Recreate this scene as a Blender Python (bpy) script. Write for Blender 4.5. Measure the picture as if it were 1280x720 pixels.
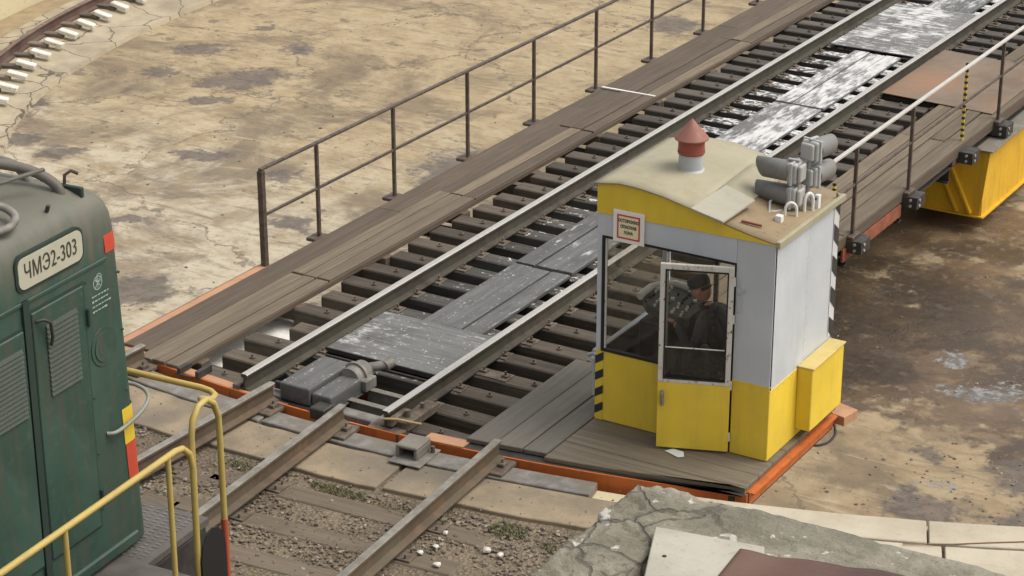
import bpy, bmesh, math, random
from mathutils import Vector, Matrix, noise as mnoise
random.seed(7)
for o in list(bpy.data.objects): bpy.data.objects.remove(o)
S = bpy.context.scene
COL = S.collection
R = math.radians

# ------------------------------------------------------------------ camera
YAW, PITCH, ROLL = -5.41035094e-01, 3.93756914e-01, -6.63391792e-04
CAMLOC = Vector((12.10618, -15.2185228, 8.89428684))
Fv = Vector((math.sin(YAW)*math.cos(PITCH), math.cos(YAW)*math.cos(PITCH), -math.sin(PITCH)))
Rv = Fv.cross(Vector((0, 0, 1))).normalized(); Uv = Rv.cross(Fv)
R2 = Rv*math.cos(ROLL) + Uv*math.sin(ROLL); U2 = -Rv*math.sin(ROLL) + Uv*math.cos(ROLL)
cd = bpy.data.cameras.new('camera'); cam = bpy.data.objects.new('camera', cd); COL.objects.link(cam)
m = Matrix((R2, U2, -Fv)).transposed().to_4x4(); m.translation = CAMLOC
cam.matrix_world = m
cd.sensor_width = 36; cd.lens = 2816.4526/1280*36; cd.clip_end = 2000; cd.clip_start = .1
S.camera = cam
# ------------------------------------------------------------------ light
SUN_EL, SUN_AZ = R(58), R(62)          # azimuth clockwise from +Y
w = bpy.data.worlds.new('World'); S.world = w; w.use_nodes = True
nt = w.node_tree; bg = nt.nodes['Background']
sky = nt.nodes.new('ShaderNodeTexSky'); sky.sky_type = 'NISHITA'; sky.sun_disc = False
sky.sun_elevation = SUN_EL; sky.sun_rotation = SUN_AZ; sky.dust_density = 4; sky.air_density = 1
hs = nt.nodes.new('ShaderNodeHueSaturation'); hs.inputs['Saturation'].default_value = .26
wm = nt.nodes.new('ShaderNodeMix'); wm.data_type = 'RGBA'; wm.blend_type = 'MULTIPLY'; wm.inputs[0].default_value = 1
wm.inputs[7].default_value = (1.0, .975, .92, 1)
nt.links.new(sky.outputs[0], hs.inputs['Color']); nt.links.new(hs.outputs[0], wm.inputs[6])
nt.links.new(wm.outputs[2], bg.inputs[0]); bg.inputs[1].default_value = .15
ld = bpy.data.lights.new('sun', 'SUN'); ld.energy = .95; ld.angle = R(32); ld.color = (1, .95, .87)
sun = bpy.data.objects.new('sun', ld); COL.objects.link(sun)
sd = Vector((math.sin(SUN_AZ)*math.cos(SUN_EL), math.cos(SUN_AZ)*math.cos(SUN_EL), math.sin(SUN_EL)))
sun.rotation_euler = (-sd).to_track_quat('-Z', 'Y').to_euler(); sun.location = (20, 10, 30)
S.view_settings.view_transform = 'Standard'; S.view_settings.look = 'None'
S.view_settings.exposure = .60; S.view_settings.gamma = 1

# ------------------------------------------------------------------ node helpers
class NT:
    def __init__(s, name):
        s.m = bpy.data.materials.new(name); s.m.use_nodes = True; s.t = s.m.node_tree
        s.b = s.t.nodes['Principled BSDF']; s.out = s.t.nodes['Material Output']
    def n(s, typ, **kw):
        x = s.t.nodes.new(typ)
        for k, v in kw.items(): setattr(x, k, v)
        return x
    def put(s, sock, v):
        if v is None: return
        if isinstance(v, bpy.types.NodeSocket): s.t.links.new(v, sock)
        else:
            if isinstance(v, tuple) and len(v) == 3 and sock.type == 'RGBA': v = v + (1,)
            sock.default_value = v
    def math(s, op, a, b=None, c=None, clamp=False):
        x = s.n('ShaderNodeMath', operation=op, use_clamp=clamp); s.put(x.inputs[0], a); s.put(x.inputs[1], b); s.put(x.inputs[2], c); return x.outputs[0]
    def vmath(s, op, a, b=None):
        x = s.n('ShaderNodeVectorMath', operation=op); s.put(x.inputs[0], a); s.put(x.inputs[1], b)
        return x.outputs['Value'] if op in ('LENGTH', 'DISTANCE') else x.outputs[0]
    def mix(s, f, a, b, mode='MIX'):
        x = s.n('ShaderNodeMix', data_type='RGBA', blend_type=mode); s.put(x.inputs[0], f); s.put(x.inputs[6], a); s.put(x.inputs[7], b); return x.outputs[2]
    def noise(s, vec, scale, detail=4, rough=.55, dist=0):
        x = s.n('ShaderNodeTexNoise'); s.put(x.inputs['Vector'], vec); s.put(x.inputs['Scale'], scale)
        s.put(x.inputs['Detail'], detail); s.put(x.inputs['Roughness'], rough); s.put(x.inputs['Distortion'], dist); return x.outputs[0]
    def vor(s, vec, scale, feature='F1', rnd=1):
        x = s.n('ShaderNodeTexVoronoi', feature=feature); s.put(x.inputs['Vector'], vec); s.put(x.inputs['Scale'], scale); s.put(x.inputs['Randomness'], rnd); return x.outputs['Distance']
    def step(s, v, lo, hi):
        x = s.n('ShaderNodeMapRange', interpolation_type='SMOOTHSTEP'); s.put(x.inputs[0], v); s.put(x.inputs[1], lo); s.put(x.inputs[2], hi); return x.outputs[0]
    def remap(s, v, a, b, c, d):
        x = s.n('ShaderNodeMapRange'); s.put(x.inputs[0], v); s.put(x.inputs[1], a); s.put(x.inputs[2], b); s.put(x.inputs[3], c); s.put(x.inputs[4], d); return x.outputs[0]
    def mapping(s, vec, scale=(1, 1, 1), rot=(0, 0, 0), loc=(0, 0, 0)):
        x = s.n('ShaderNodeMapping'); s.put(x.inputs[0], vec); x.inputs['Location'].default_value = loc; x.inputs['Rotation'].default_value = rot; x.inputs['Scale'].default_value = scale; return x.outputs[0]
    def objc(s, jitter=True):
        c = s.n('ShaderNodeTexCoord').outputs['Object']
        if jitter:
            r = s.n('ShaderNodeObjectInfo').outputs['Random']
            c = s.vmath('ADD', c, s.math('MULTIPLY', r, 37.0))
        return c
    def pos(s): return s.n('ShaderNodeNewGeometry').outputs['Position']
    def bump(s, h, strength=.3, dist=.01):
        x = s.n('ShaderNodeBump'); s.put(x.inputs['Strength'], strength); s.put(x.inputs['Distance'], dist); s.put(x.inputs['Height'], h); s.t.links.new(x.outputs[0], s.b.inputs['Normal'])
    def fin(s, col, rough=.7, metal=0, spec=None):
        s.put(s.b.inputs['Base Color'], col); s.put(s.b.inputs['Roughness'], rough); s.put(s.b.inputs['Metallic'], metal)
        if spec is not None: s.b.inputs['Specular IOR Level'].default_value = spec
        return s.m

def sc(c, k): return tuple(x*k for x in c)

def painted(name, c, dirt=(.12, .10, .075), amount=.5, chips=None, rough=.5, streak=True, pos=False, metal=0):
    """old paint: blotchy fading, streaky dirt, optional chips"""
    t = NT(name); v = t.objc()
    big = t.noise(v, 1.3, 3); sm = t.noise(v, 14, 5, .65)
    col = t.mix(t.step(big, .3, .75), sc(c, .84), c)
    st = t.noise(t.mapping(v, (5, 5, .7)), 1.7, 6, .66, .5) if streak else t.noise(v, 3, 6, .65)
    col = t.mix(t.math('MULTIPLY', t.step(st, .46, .78), amount), col, dirt)
    col = t.mix(t.math('MULTIPLY', t.step(sm, .55, .8), amount*.5), col, dirt)
    if chips:
        ch = t.step(t.noise(v, 22, 6, .7), chips[1], chips[1]+.03)
        col = t.mix(ch, col, chips[0])
    t.bump(t.math('ADD', t.math('MULTIPLY', t.noise(v, 30, 4, .6), .2), t.math('MULTIPLY', t.noise(v, 3.2, 2), 1.6)), .30, .010)
    return t.fin(col, t.remap(sm, .2, .8, rough-.12, rough+.18), metal)

def wood(name, c1, c2, axis='y', rough=.75, dirt=None, flecks=0, paint=(.48, .48, .475), per=.35, grime=.5, wet=0):
    t = NT(name); v = t.objc()
    scl = {'y': (26, 1.1, 26), 'x': (1.1, 26, 26)}[axis]
    g = t.noise(t.mapping(v, scl), 1, 6, .62, .4)
    g2 = t.noise(t.mapping(v, tuple(x*3 if x > 2 else x for x in scl)), 1, 3, .6)
    b = t.noise(v, 1.7, 4, .6)
    col = t.mix(t.step(g, .3, .72), c1, c2)
    col = t.mix(t.math('MULTIPLY', t.step(g2, .58, .72), .6), col, sc(c1, .45))
    rnd = t.n('ShaderNodeObjectInfo').outputs['Random']
    hv = t.n('ShaderNodeHueSaturation'); t.put(hv.inputs['Color'], col); t.put(hv.inputs['Value'], t.remap(rnd, 0, 1, 1-per, 1+per)); col = hv.outputs[0]
    col = t.mix(t.math('MULTIPLY', t.step(b, .48, .72), grime), col, dirt or sc(c1, .5))
    if flecks:
        p = t.pos()
        al = (1, .22, 1) if axis == 'y' else (.22, 1, 1)
        f1 = t.noise(t.mapping(p, al), 18, 6, .7, .2)
        f2 = t.noise(t.mapping(p, (1, .6, 1)), 5, 5, .65)
        f3 = t.noise(p, .9, 3)
        f = t.math('ADD', t.math('ADD', t.math('MULTIPLY', f1, .42), t.math('MULTIPLY', f2, .30)), t.math('MULTIPLY', f3, .28))
        th = .66 - flecks*.22
        sx = t.n('ShaderNodeSeparateXYZ'); t.put(sx.inputs[0], t.n('ShaderNodeNewGeometry').outputs['Normal'])
        upm = t.step(sx.outputs[2], .5, .8)
        dt = t.math('MULTIPLY', t.step(t.noise(t.mapping(p, (1, .7, 1)), 34, 2, .5), .70-.07*flecks, .74-.07*flecks), .8)
        mk = t.math('MULTIPLY', t.math('MAXIMUM', t.math('MULTIPLY', t.step(f, th-.035, th+.05), t.remap(f1, .3, .6, .55, 1)), dt), upm)
        col = t.mix(mk, col, paint)
    t.bump(t.math('ADD', g, t.math('MULTIPLY', g2, .5)), .5, .006)
    return t.fin(col, t.remap(b, .3, .7, rough-wet, rough+.1))

def rusty(name, c1=(.17, .09, .05), c2=(.09, .055, .035), c3=None, scale=9, rough=.8, metal=0):
    t = NT(name); v = t.objc()
    a = t.noise(v, scale, 6, .65); b = t.noise(v, scale*.25, 4)
    col = t.mix(t.step(a, .35, .65), c1, c2)
    if c3: col = t.mix(t.step(b, .45, .7), col, c3)
    t.bump(a, .35, .004)
    return t.fin(col, t.remap(a, .3, .7, rough-.15, rough+.1), metal)

def concrete(name, c, c2=None, scale=3, bump=.3, cracks=0, stain=(.10, .09, .07), amt=.5, rough=.88):
    t = NT(name); v = t.pos()
    a = t.noise(v, scale, 6, .62); b = t.noise(v, scale*9, 5, .65); d = t.noise(v, .7*scale/3, 3)
    col = t.mix(t.step(a, .3, .7), c, c2 or sc(c, .72))
    col = t.mix(t.math('MULTIPLY', t.step(d, .5, .75), amt), col, stain)
    col = t.mix(t.math('MULTIPLY', t.step(b, .55, .72), .35), col, sc(c, .45))
    if cracks:
        dn = t.n('ShaderNodeTexNoise'); t.put(dn.inputs['Vector'], v); dn.inputs['Scale'].default_value = 2.2; dn.inputs['Detail'].default_value = 5
        sv = t.n('ShaderNodeVectorMath', operation='SCALE'); t.put(sv.inputs[0], dn.outputs['Color']); sv.inputs['Scale'].default_value = .35
        wv = t.vmath('ADD', v, sv.outputs[0])
        e = t.vor(wv, cracks, 'DISTANCE_TO_EDGE')
        col = t.mix(t.math('SUBTRACT', 1, t.step(e, .004, .02)), col, sc(c, .25))
    t.bump(t.math('ADD', b, a), bump, .012)
    return t.fin(col, rough)

def plain(name, c, rough=.6, metal=0, var=.2):
    t = NT(name); v = t.objc()
    col = t.mix(t.noise(v, 12, 4), sc(c, 1-var), sc(c, 1+var*.5))
    return t.fin(col, rough, metal)

M = {}
# rails: worn bright head, brown sides
def railhead():
    t = NT('rail_head_steel'); v = t.pos()
    a = t.noise(t.mapping(v, (60, 1.2, 60)), 1, 4)
    return t.fin(t.mix(a, (.36, .345, .32), (.50, .485, .46)), t.remap(a, .3, .7, .42, .6), .35)
M['railhead'] = railhead(); M['railhead_old'] = rusty('old_rail_head', (.27, .255, .225), (.17, .155, .13), None, 6, .5, .2)
M['railside'] = rusty('rail_side_brown', (.060, .050, .036), (.035, .029, .021), (.050, .046, .030), 5)
M['railside_old'] = rusty('rail_side_rust', (.125, .080, .047), (.07, .050, .034), (.10, .082, .054), 5)
M['plate'] = rusty('fastening_steel', (.15, .12, .09), (.08, .06, .045))
M['steel_dark'] = rusty('dark_steel', (.045, .04, .036), (.025, .022, .02), None, 7, .6)
M['steel_grey'] = rusty('grey_steel', (.22, .21, .19), (.13, .12, .105), (.17, .15, .12), 6, .6)
M['steel_orange'] = painted('orange_paint', (.52, .13, .025), (.17, .065, .03), .65, ((.16, .07, .04), .66), .5)
M['orange_pale'] = painted('sunlit_orange_paint', (.46, .245, .135), (.24, .11, .055), .6, None, .55)  # the orange made paler: sunlight on the flanges put into the colour
M['red_primer'] = painted('red_primer', (.14, .022, .018), (.04, .015, .012), .5)
M['yellow'] = painted('yellow_paint', (.76, .545, .045), (.46, .32, .08), .36, ((.20, .11, .05), .715), .5)
M['girder_yellow'] = painted('girder_yellow_paint', (.72, .42, .02), (.30, .16, .03), .55, ((.2, .1, .04), .7), .5)
M['cabin_grey'] = painted('pale_grey_paint', (.52, .55, .585), (.38, .37, .34), .32, ((.26, .19, .14), .72), .5)
M['door_white'] = painted('worn_white_frame', (.60, .58, .54), (.2, .15, .11), .7, ((.16, .09, .06), .6), .6)
M['black_rubber'] = plain('black_rubber', (.012, .012, .012), .6)
M['stripe_black'] = painted('stripe_dark', (.028, .026, .028), (.06, .055, .05), .4)
M['stripe_white'] = painted('stripe_white', (.62, .63, .64), (.4, .4, .4), .3)
M['railing'] = rusty('railing_brown_steel', (.10, .07, .055), (.055, .04, .033), None, 14, .6)
M['railing_top'] = painted('railing_worn_top', (.52, .50, .47), (.33, .3, .27), .4, None, .45)
M['roof_beige'] = painted('beige_roof_sheet', (.355, .325, .225), (.24, .20, .13), .6, ((.24, .17, .11), .74), .6, False)
M['roof_rust'] = painted('rusty_roof_sheet', (.27, .205, .12), (.16, .10, .055), .7, ((.17, .07, .035), .64), .7, False)
M['vent_red'] = painted('vent_red_paint', (.28, .065, .04), (.18, .07, .05), .5, ((.35, .22, .17), .68), .55)
M['vent_cap'] = painted('vent_cap_faded', (.28, .115, .085), (.19, .08, .06), .4, None, .6)
M['vent_grey'] = painted('vent_grey_paint', (.42, .44, .455), (.25, .235, .21), .5, None, .5)
M['lamp_grey'] = painted('lamp_light_grey', (.40, .40, .385), (.18, .165, .145), .6, None, .5)
M['visor'] = painted('visor_dark_grey', (.20, .195, .185), (.10, .095, .085), .6, None, .55)
M['white'] = painted('white_paint', (.75, .74, .70), (.5, .45, .38), .3, None, .5)
M['plank'] = wood('weathered_plank', (.118, .090, .060), (.185, .146, .100), 'y', .72, (.12, .095, .07), 0, per=.16, grime=.45)
M['plank_dark'] = wood('dark_brown_plank', (.074, .052, .036), (.112, .083, .058), 'y', .7, (.08, .06, .045), 0, per=.1, grime=.3)
M['plank_grey'] = wood('grey_plank', (.108, .095, .076), (.145, .130, .106), 'y', .7, (.12, .10, .085), 0, per=.10, grime=.35, wet=.15)
M['plank_x'] = wood('grey_brown_plank', (.108, .087, .060), (.170, .140, .100), 'x', .72, (.12, .10, .08), 0, per=.10, grime=.5, wet=.15)
M['paint_low'] = wood('plank_flecked', (.075, .075, .073), (.125, .125, .122), 'y', .6, (.05, .05, .05), .40, per=.1, wet=.2)
M['paint_mid'] = wood('plank_half_painted', (.08, .08, .08), (.135, .135, .13), 'y', .6, (.06, .06, .06), .60, per=.1, wet=.2)
M['paint_high'] = wood('plank_mostly_painted', (.13, .13, .13), (.19, .19, .19), 'y', .6, (.08, .08, .08), .78, (.58, .58, .575), per=.08, wet=.2)
M['coverplate_near'] = painted('cover_plate_near', (.16, .155, .15), (.08, .08, .08), .5)
M['coverplate'] = wood('cover_plate_glare', (.095, .093, .090), (.16, .158, .152), 'x', .5, (.05, .05, .05), .50, per=.05, wet=.25)  # pale flecks here paint the wet glare into the plate's colour
M['coverplate_far'] = wood('cover_plate_white', (.11, .105, .10), (.16, .155, .15), 'x', .5, (.07, .07, .07), .66, (.60, .60, .595), per=.05, wet=.2)
M['rust_plate'] = rusty('brown_sheet', (.19, .14, .098), (.145, .108, .076), (.25, .14, .082), 2.5, .7)
M['glass'] = None
def glass(name, tint, rough=.02, dirt=.12):
    t = NT(name)
    tr = t.n('ShaderNodeBsdfTransparent'); tr.inputs[0].default_value = tint + (1,)
    gl = t.n('ShaderNodeBsdfGlossy'); gl.inputs['Roughness'].default_value = rough
    df = t.n('ShaderNodeBsdfDiffuse'); df.inputs[0].default_value = (.35, .33, .29, 1)
    fr = t.n('ShaderNodeFresnel'); fr.inputs[0].default_value = 1.45
    m1 = t.n('ShaderNodeMixShader'); t.put(m1.inputs[0], t.math('MULTIPLY', fr.outputs[0], 1.4)); t.t.links.new(tr.outputs[0], m1.inputs[1]); t.t.links.new(gl.outputs[0], m1.inputs[2])
    nz = t.noise(t.mapping(t.objc(), (2, 2, 1)), 4, 5, .7)
    m2 = t.n('ShaderNodeMixShader'); t.put(m2.inputs[0], t.math('MULTIPLY', t.step(nz, .3, .8), dirt)); t.t.links.new(m1.outputs[0], m2.inputs[1]); t.t.links.new(df.outputs[0], m2.inputs[2])
    t.t.links.new(m2.outputs[0], t.out.inputs[0]); return t.m
M['glass'] = glass('window_glass', (.88, .88, .84), .02, .09)

# sleepers of the bridge: brown outside, oily and flecked with white between the rails
def bridge_tie():
    t = NT('oily_sleeper'); v = t.objc(); p = t.pos()
    g = t.noise(t.mapping(v, (1.3, 30, 30)), 1, 6, .65, .3); b = t.noise(v, 2.5, 4, .6)
    br = t.mix(t.step(g, .3, .7), (.045, .034, .024), (.10, .077, .053))
    dk = t.mix(t.step(g, .3, .7), (.032, .030, .027), (.085, .080, .072))
    s = t.n('ShaderNodeSeparateXYZ'); t.put(s.inputs[0], p)
    xin = t.math('MULTIPLY', t.step(s.outputs[0], -.1, .15), t.math('SUBTRACT', 1, t.step(s.outputs[0], 1.5, 1.8)))
    far = t.step(s.outputs[1], 5, 13)
    col = t.mix(t.math('MAXIMUM', t.math('MULTIPLY', xin, .9), t.math('MULTIPLY', far, .55)), br, dk)
    rnd = t.n('ShaderNodeObjectInfo').outputs['Random']
    hv = t.n('ShaderNodeHueSaturation'); t.put(hv.inputs['Color'], col); t.put(hv.inputs['Value'], t.remap(rnd, 0, 1, .7, 1.3)); col = hv.outputs[0]
    f = t.noise(t.mapping(p, (7, 12, 1)), 1.5, 6, .66, .3)
    cov = t.math('ADD', t.math('MULTIPLY', t.step(s.outputs[1], 3, 11), .13), t.math('MULTIPLY', t.step(s.outputs[0], .9, 1.4), .05))
    up = t.n('ShaderNodeSeparateXYZ'); t.put(up.inputs[0], t.n('ShaderNodeNewGeometry').outputs['Normal'])
    mk = t.math('MULTIPLY', t.math('MULTIPLY', xin, t.step(t.math('ADD', f, cov), .62, .66)), t.step(up.outputs[2], .5, .8))
    col = t.mix(mk, col, (.6, .6, .6))
    col = t.mix(t.math('MULTIPLY', t.step(b, .5, .7), .5), col, (.035, .03, .026))
    t.bump(g, .6, .008)
    return t.fin(col, t.remap(b, .3, .7, .5, .8))
M['tie'] = bridge_tie()

# ------------------------------------------------------------------ mesh helpers
def smooth(pts, k=5):
    P = [Vector(p_) for p_ in pts]; out = []
    for i in range(len(P)-1):
        p0, p1, p2, p3 = P[max(i-1, 0)], P[i], P[i+1], P[min(i+2, len(P)-1)]
        for j in range(k):
            t = j/k; out.append(.5*((2*p1)+(p2-p0)*t+(2*p0-5*p1+4*p2-p3)*t*t+(3*p1-p0-3*p2+p3)*t**3))
    return out+[P[-1]]
class MB:
    def __init__(s): s.v = []; s.f = []; s.mi = []; s.sm = []
    def add(s, vs, fs, mi=0, smooth=False):
        b = len(s.v); s.v += [Vector(x) for x in vs]; s.f += [tuple(b+i for i in f) for f in fs]
        s.mi += [mi]*len(fs); s.sm += [smooth]*len(fs); return s
    def box(s, x0, x1, y0, y1, z0, z1, mi=0, M_=None):
        vs = [Vector((x, y, z)) for z in (z0, z1) for y in (y0, y1) for x in (x0, x1)]
        if M_: vs = [M_ @ v for v in vs]
        return s.add(vs, [(0, 2, 3, 1), (4, 5, 7, 6), (0, 1, 5, 4), (2, 6, 7, 3), (0, 4, 6, 2), (1, 3, 7, 5)], mi)
    def prism(s, pts, z0, z1, mi=0, M_=None, mtop=None):
        n = len(pts); vs = [Vector((x, y, z0)) for x, y in pts]+[Vector((x, y, z1)) for x, y in pts]
        if M_: vs = [M_ @ v for v in vs]
        s.add(vs, [tuple(range(n-1, -1, -1))]+[(i, (i+1) % n, n+(i+1) % n, n+i) for i in range(n)], mi)
        b = len(s.v)-2*n; s.f.append(tuple(b+n+i for i in range(n))); s.mi.append(mi if mtop is None else mtop); s.sm.append(False); return s
    def cyl(s, a, b, r, r2=None, n=16, mi=0, caps=True):
        a = Vector(a); b = Vector(b); r2 = r if r2 is None else r2
        q = (b-a).to_track_quat('Z', 'Y'); vs = []
        for c, rr in ((a, r), (b, r2)):
            for i in range(n):
                t = 2*math.pi*i/n; vs.append(c+q @ Vector((rr*math.cos(t), rr*math.sin(t), 0)))
        s.add(vs, [(i, (i+1) % n, n+(i+1) % n, n+i) for i in range(n)], mi, True)
        if caps: s.add(vs[:n], [tuple(range(n-1, -1, -1))], mi); s.add(vs[n:], [tuple(range(n))], mi)
        return s
    def tube(s, pts, r, n=10, mi=0, caps=True):
        pts = [Vector(p) for p in pts]; rings = []; up = None
        for i, p in enumerate(pts):
            d = (pts[min(i+1, len(pts)-1)]-pts[max(i-1, 0)]).normalized()
            if up is None: up = d.orthogonal().normalized()
            up = (up-d*up.dot(d)).normalized(); sd_ = d.cross(up)
            rings.append([p+(up*math.cos(2*math.pi*k/n)+sd_*math.sin(2*math.pi*k/n))*(r[i] if isinstance(r, (list, tuple)) else r) for k in range(n)])
        vs = [v for rg in rings for v in rg]
        s.add(vs, [(i*n+k, i*n+(k+1) % n, (i+1)*n+(k+1) % n, (i+1)*n+k) for i in range(len(pts)-1) for k in range(n)], mi, True)
        if caps: s.add(rings[0], [tuple(range(n-1, -1, -1))], mi); s.add(rings[-1], [tuple(range(n))], mi)
        return s
    def extr(s, prof, a, b, mi=0, mis=None, up=Vector((0, 0, 1))):
        """profile (x right, z up) swept straight from a to b"""
        a = Vector(a); b = Vector(b); d = (b-a).normalized(); r = d.cross(up).normalized()
        return s.sweep(prof, [a, b], mi, mis)
    def sweep(s, prof, path, mi=0, mis=None):
        n = len(prof); vs = []
        for i, p in enumerate(path):
            p = Vector(p); d = (Vector(path[min(i+1, len(path)-1)])-Vector(path[max(i-1, 0)])).normalized(); r = d.cross(Vector((0, 0, 1))).normalized()
            vs += [p+r*x+Vector((0, 0, z)) for x, z in prof]
        b0 = len(s.v); s.v += vs
        for i in range(len(path)-1):
            for k in range(n):
                s.f.append((b0+i*n+k, b0+i*n+(k+1) % n, b0+(i+1)*n+(k+1) % n, b0+(i+1)*n+k)); s.mi.append(mis[k] if mis else mi); s.sm.append(False)
        s.f.append(tuple(b0+k for k in range(n-1, -1, -1))); s.mi.append(mi); s.sm.append(False)
        L = (len(path)-1)*n; s.f.append(tuple(b0+L+k for k in range(n))); s.mi.append(mi); s.sm.append(False); return s
    def build(s, name, mats, parent=None, bevel=0, local=False, seg=1):
        me = bpy.data.meshes.new(name); V = s.v
        c = Vector(((min(v.x for v in V)+max(v.x for v in V))/2, (min(v.y for v in V)+max(v.y for v in V))/2, (min(v.z for v in V)+max(v.z for v in V))/2))
        me.from_pydata([v-c for v in V], [], s.f)
        for mm in (mats if isinstance(mats, (list, tuple)) else [mats]): me.materials.append(mm)
        me.polygons.foreach_set('material_index', s.mi); me.polygons.foreach_set('use_smooth', s.sm); 
        bm = bmesh.new(); bm.from_mesh(me); bmesh.ops.recalc_face_normals(bm, faces=bm.faces); bm.to_mesh(me); bm.free()
        me.update()
        o = bpy.data.objects.new(name, me); COL.objects.link(o)
        if parent:
            o.parent = parent; o.location = c if local else c-world_loc(parent)
        else: o.location = c
        if bevel:
            b = o.modifiers.new('bevel', 'BEVEL'); b.width = bevel; b.segments = seg; b.limit_method = 'ANGLE'; b.angle_limit = R(40)
        return o
def world_loc(o):
    l = o.location.copy()
    while o.parent: o = o.parent; l += o.location
    return l
def tag(o, label=None, cat=None, group=None, kind=None):
    if label: o['label'] = label
    if cat: o['category'] = cat
    if group: o['group'] = group
    if kind: o['kind'] = kind
    return o
def thing(name, label, cat, loc=(0, 0, 0), rz=0, group=None):
    o = bpy.data.objects.new(name, None); COL.objects.link(o); o.location = loc; o.rotation_euler = (0, 0, rz); o.empty_display_size = .2
    return tag(o, label, cat, group)
def copy_tree(o, parent=None):
    c = o.copy(); COL.objects.link(c); c.parent = parent
    for ch in [x for x in bpy.data.objects if x.parent == o]: copy_tree(ch, c)
    return c
def text_mesh(txt, size, mat, name, M_, extr=.002, sx=1.0, parent=None, local=False, bold=0, spacing=1):
    cu = bpy.data.curves.new(name, 'FONT'); cu.body = txt; cu.size = size; cu.align_x = 'CENTER'; cu.align_y = 'CENTER'; cu.extrude = extr; cu.offset = bold; cu.space_character = spacing
    to = bpy.data.objects.new('t', cu); COL.objects.link(to); dg = bpy.context.evaluated_depsgraph_get(); dg.update()
    me = bpy.data.meshes.new_from_object(to.evaluated_get(dg)); bpy.data.objects.remove(to)
    b = MB(); b.add([M_ @ Vector((v.co.x*sx, v.co.y, v.co.z)) for v in me.vertices], [tuple(p.vertices) for p in me.polygons])
    return b.build(name, mat, parent, local=local)

CX, CY = .8, 15.0                       # pivot of the turntable
def arcy(x, r): return CY-math.sqrt(max(0, r*r-(x-CX)**2))
ZF = -1.5

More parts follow.
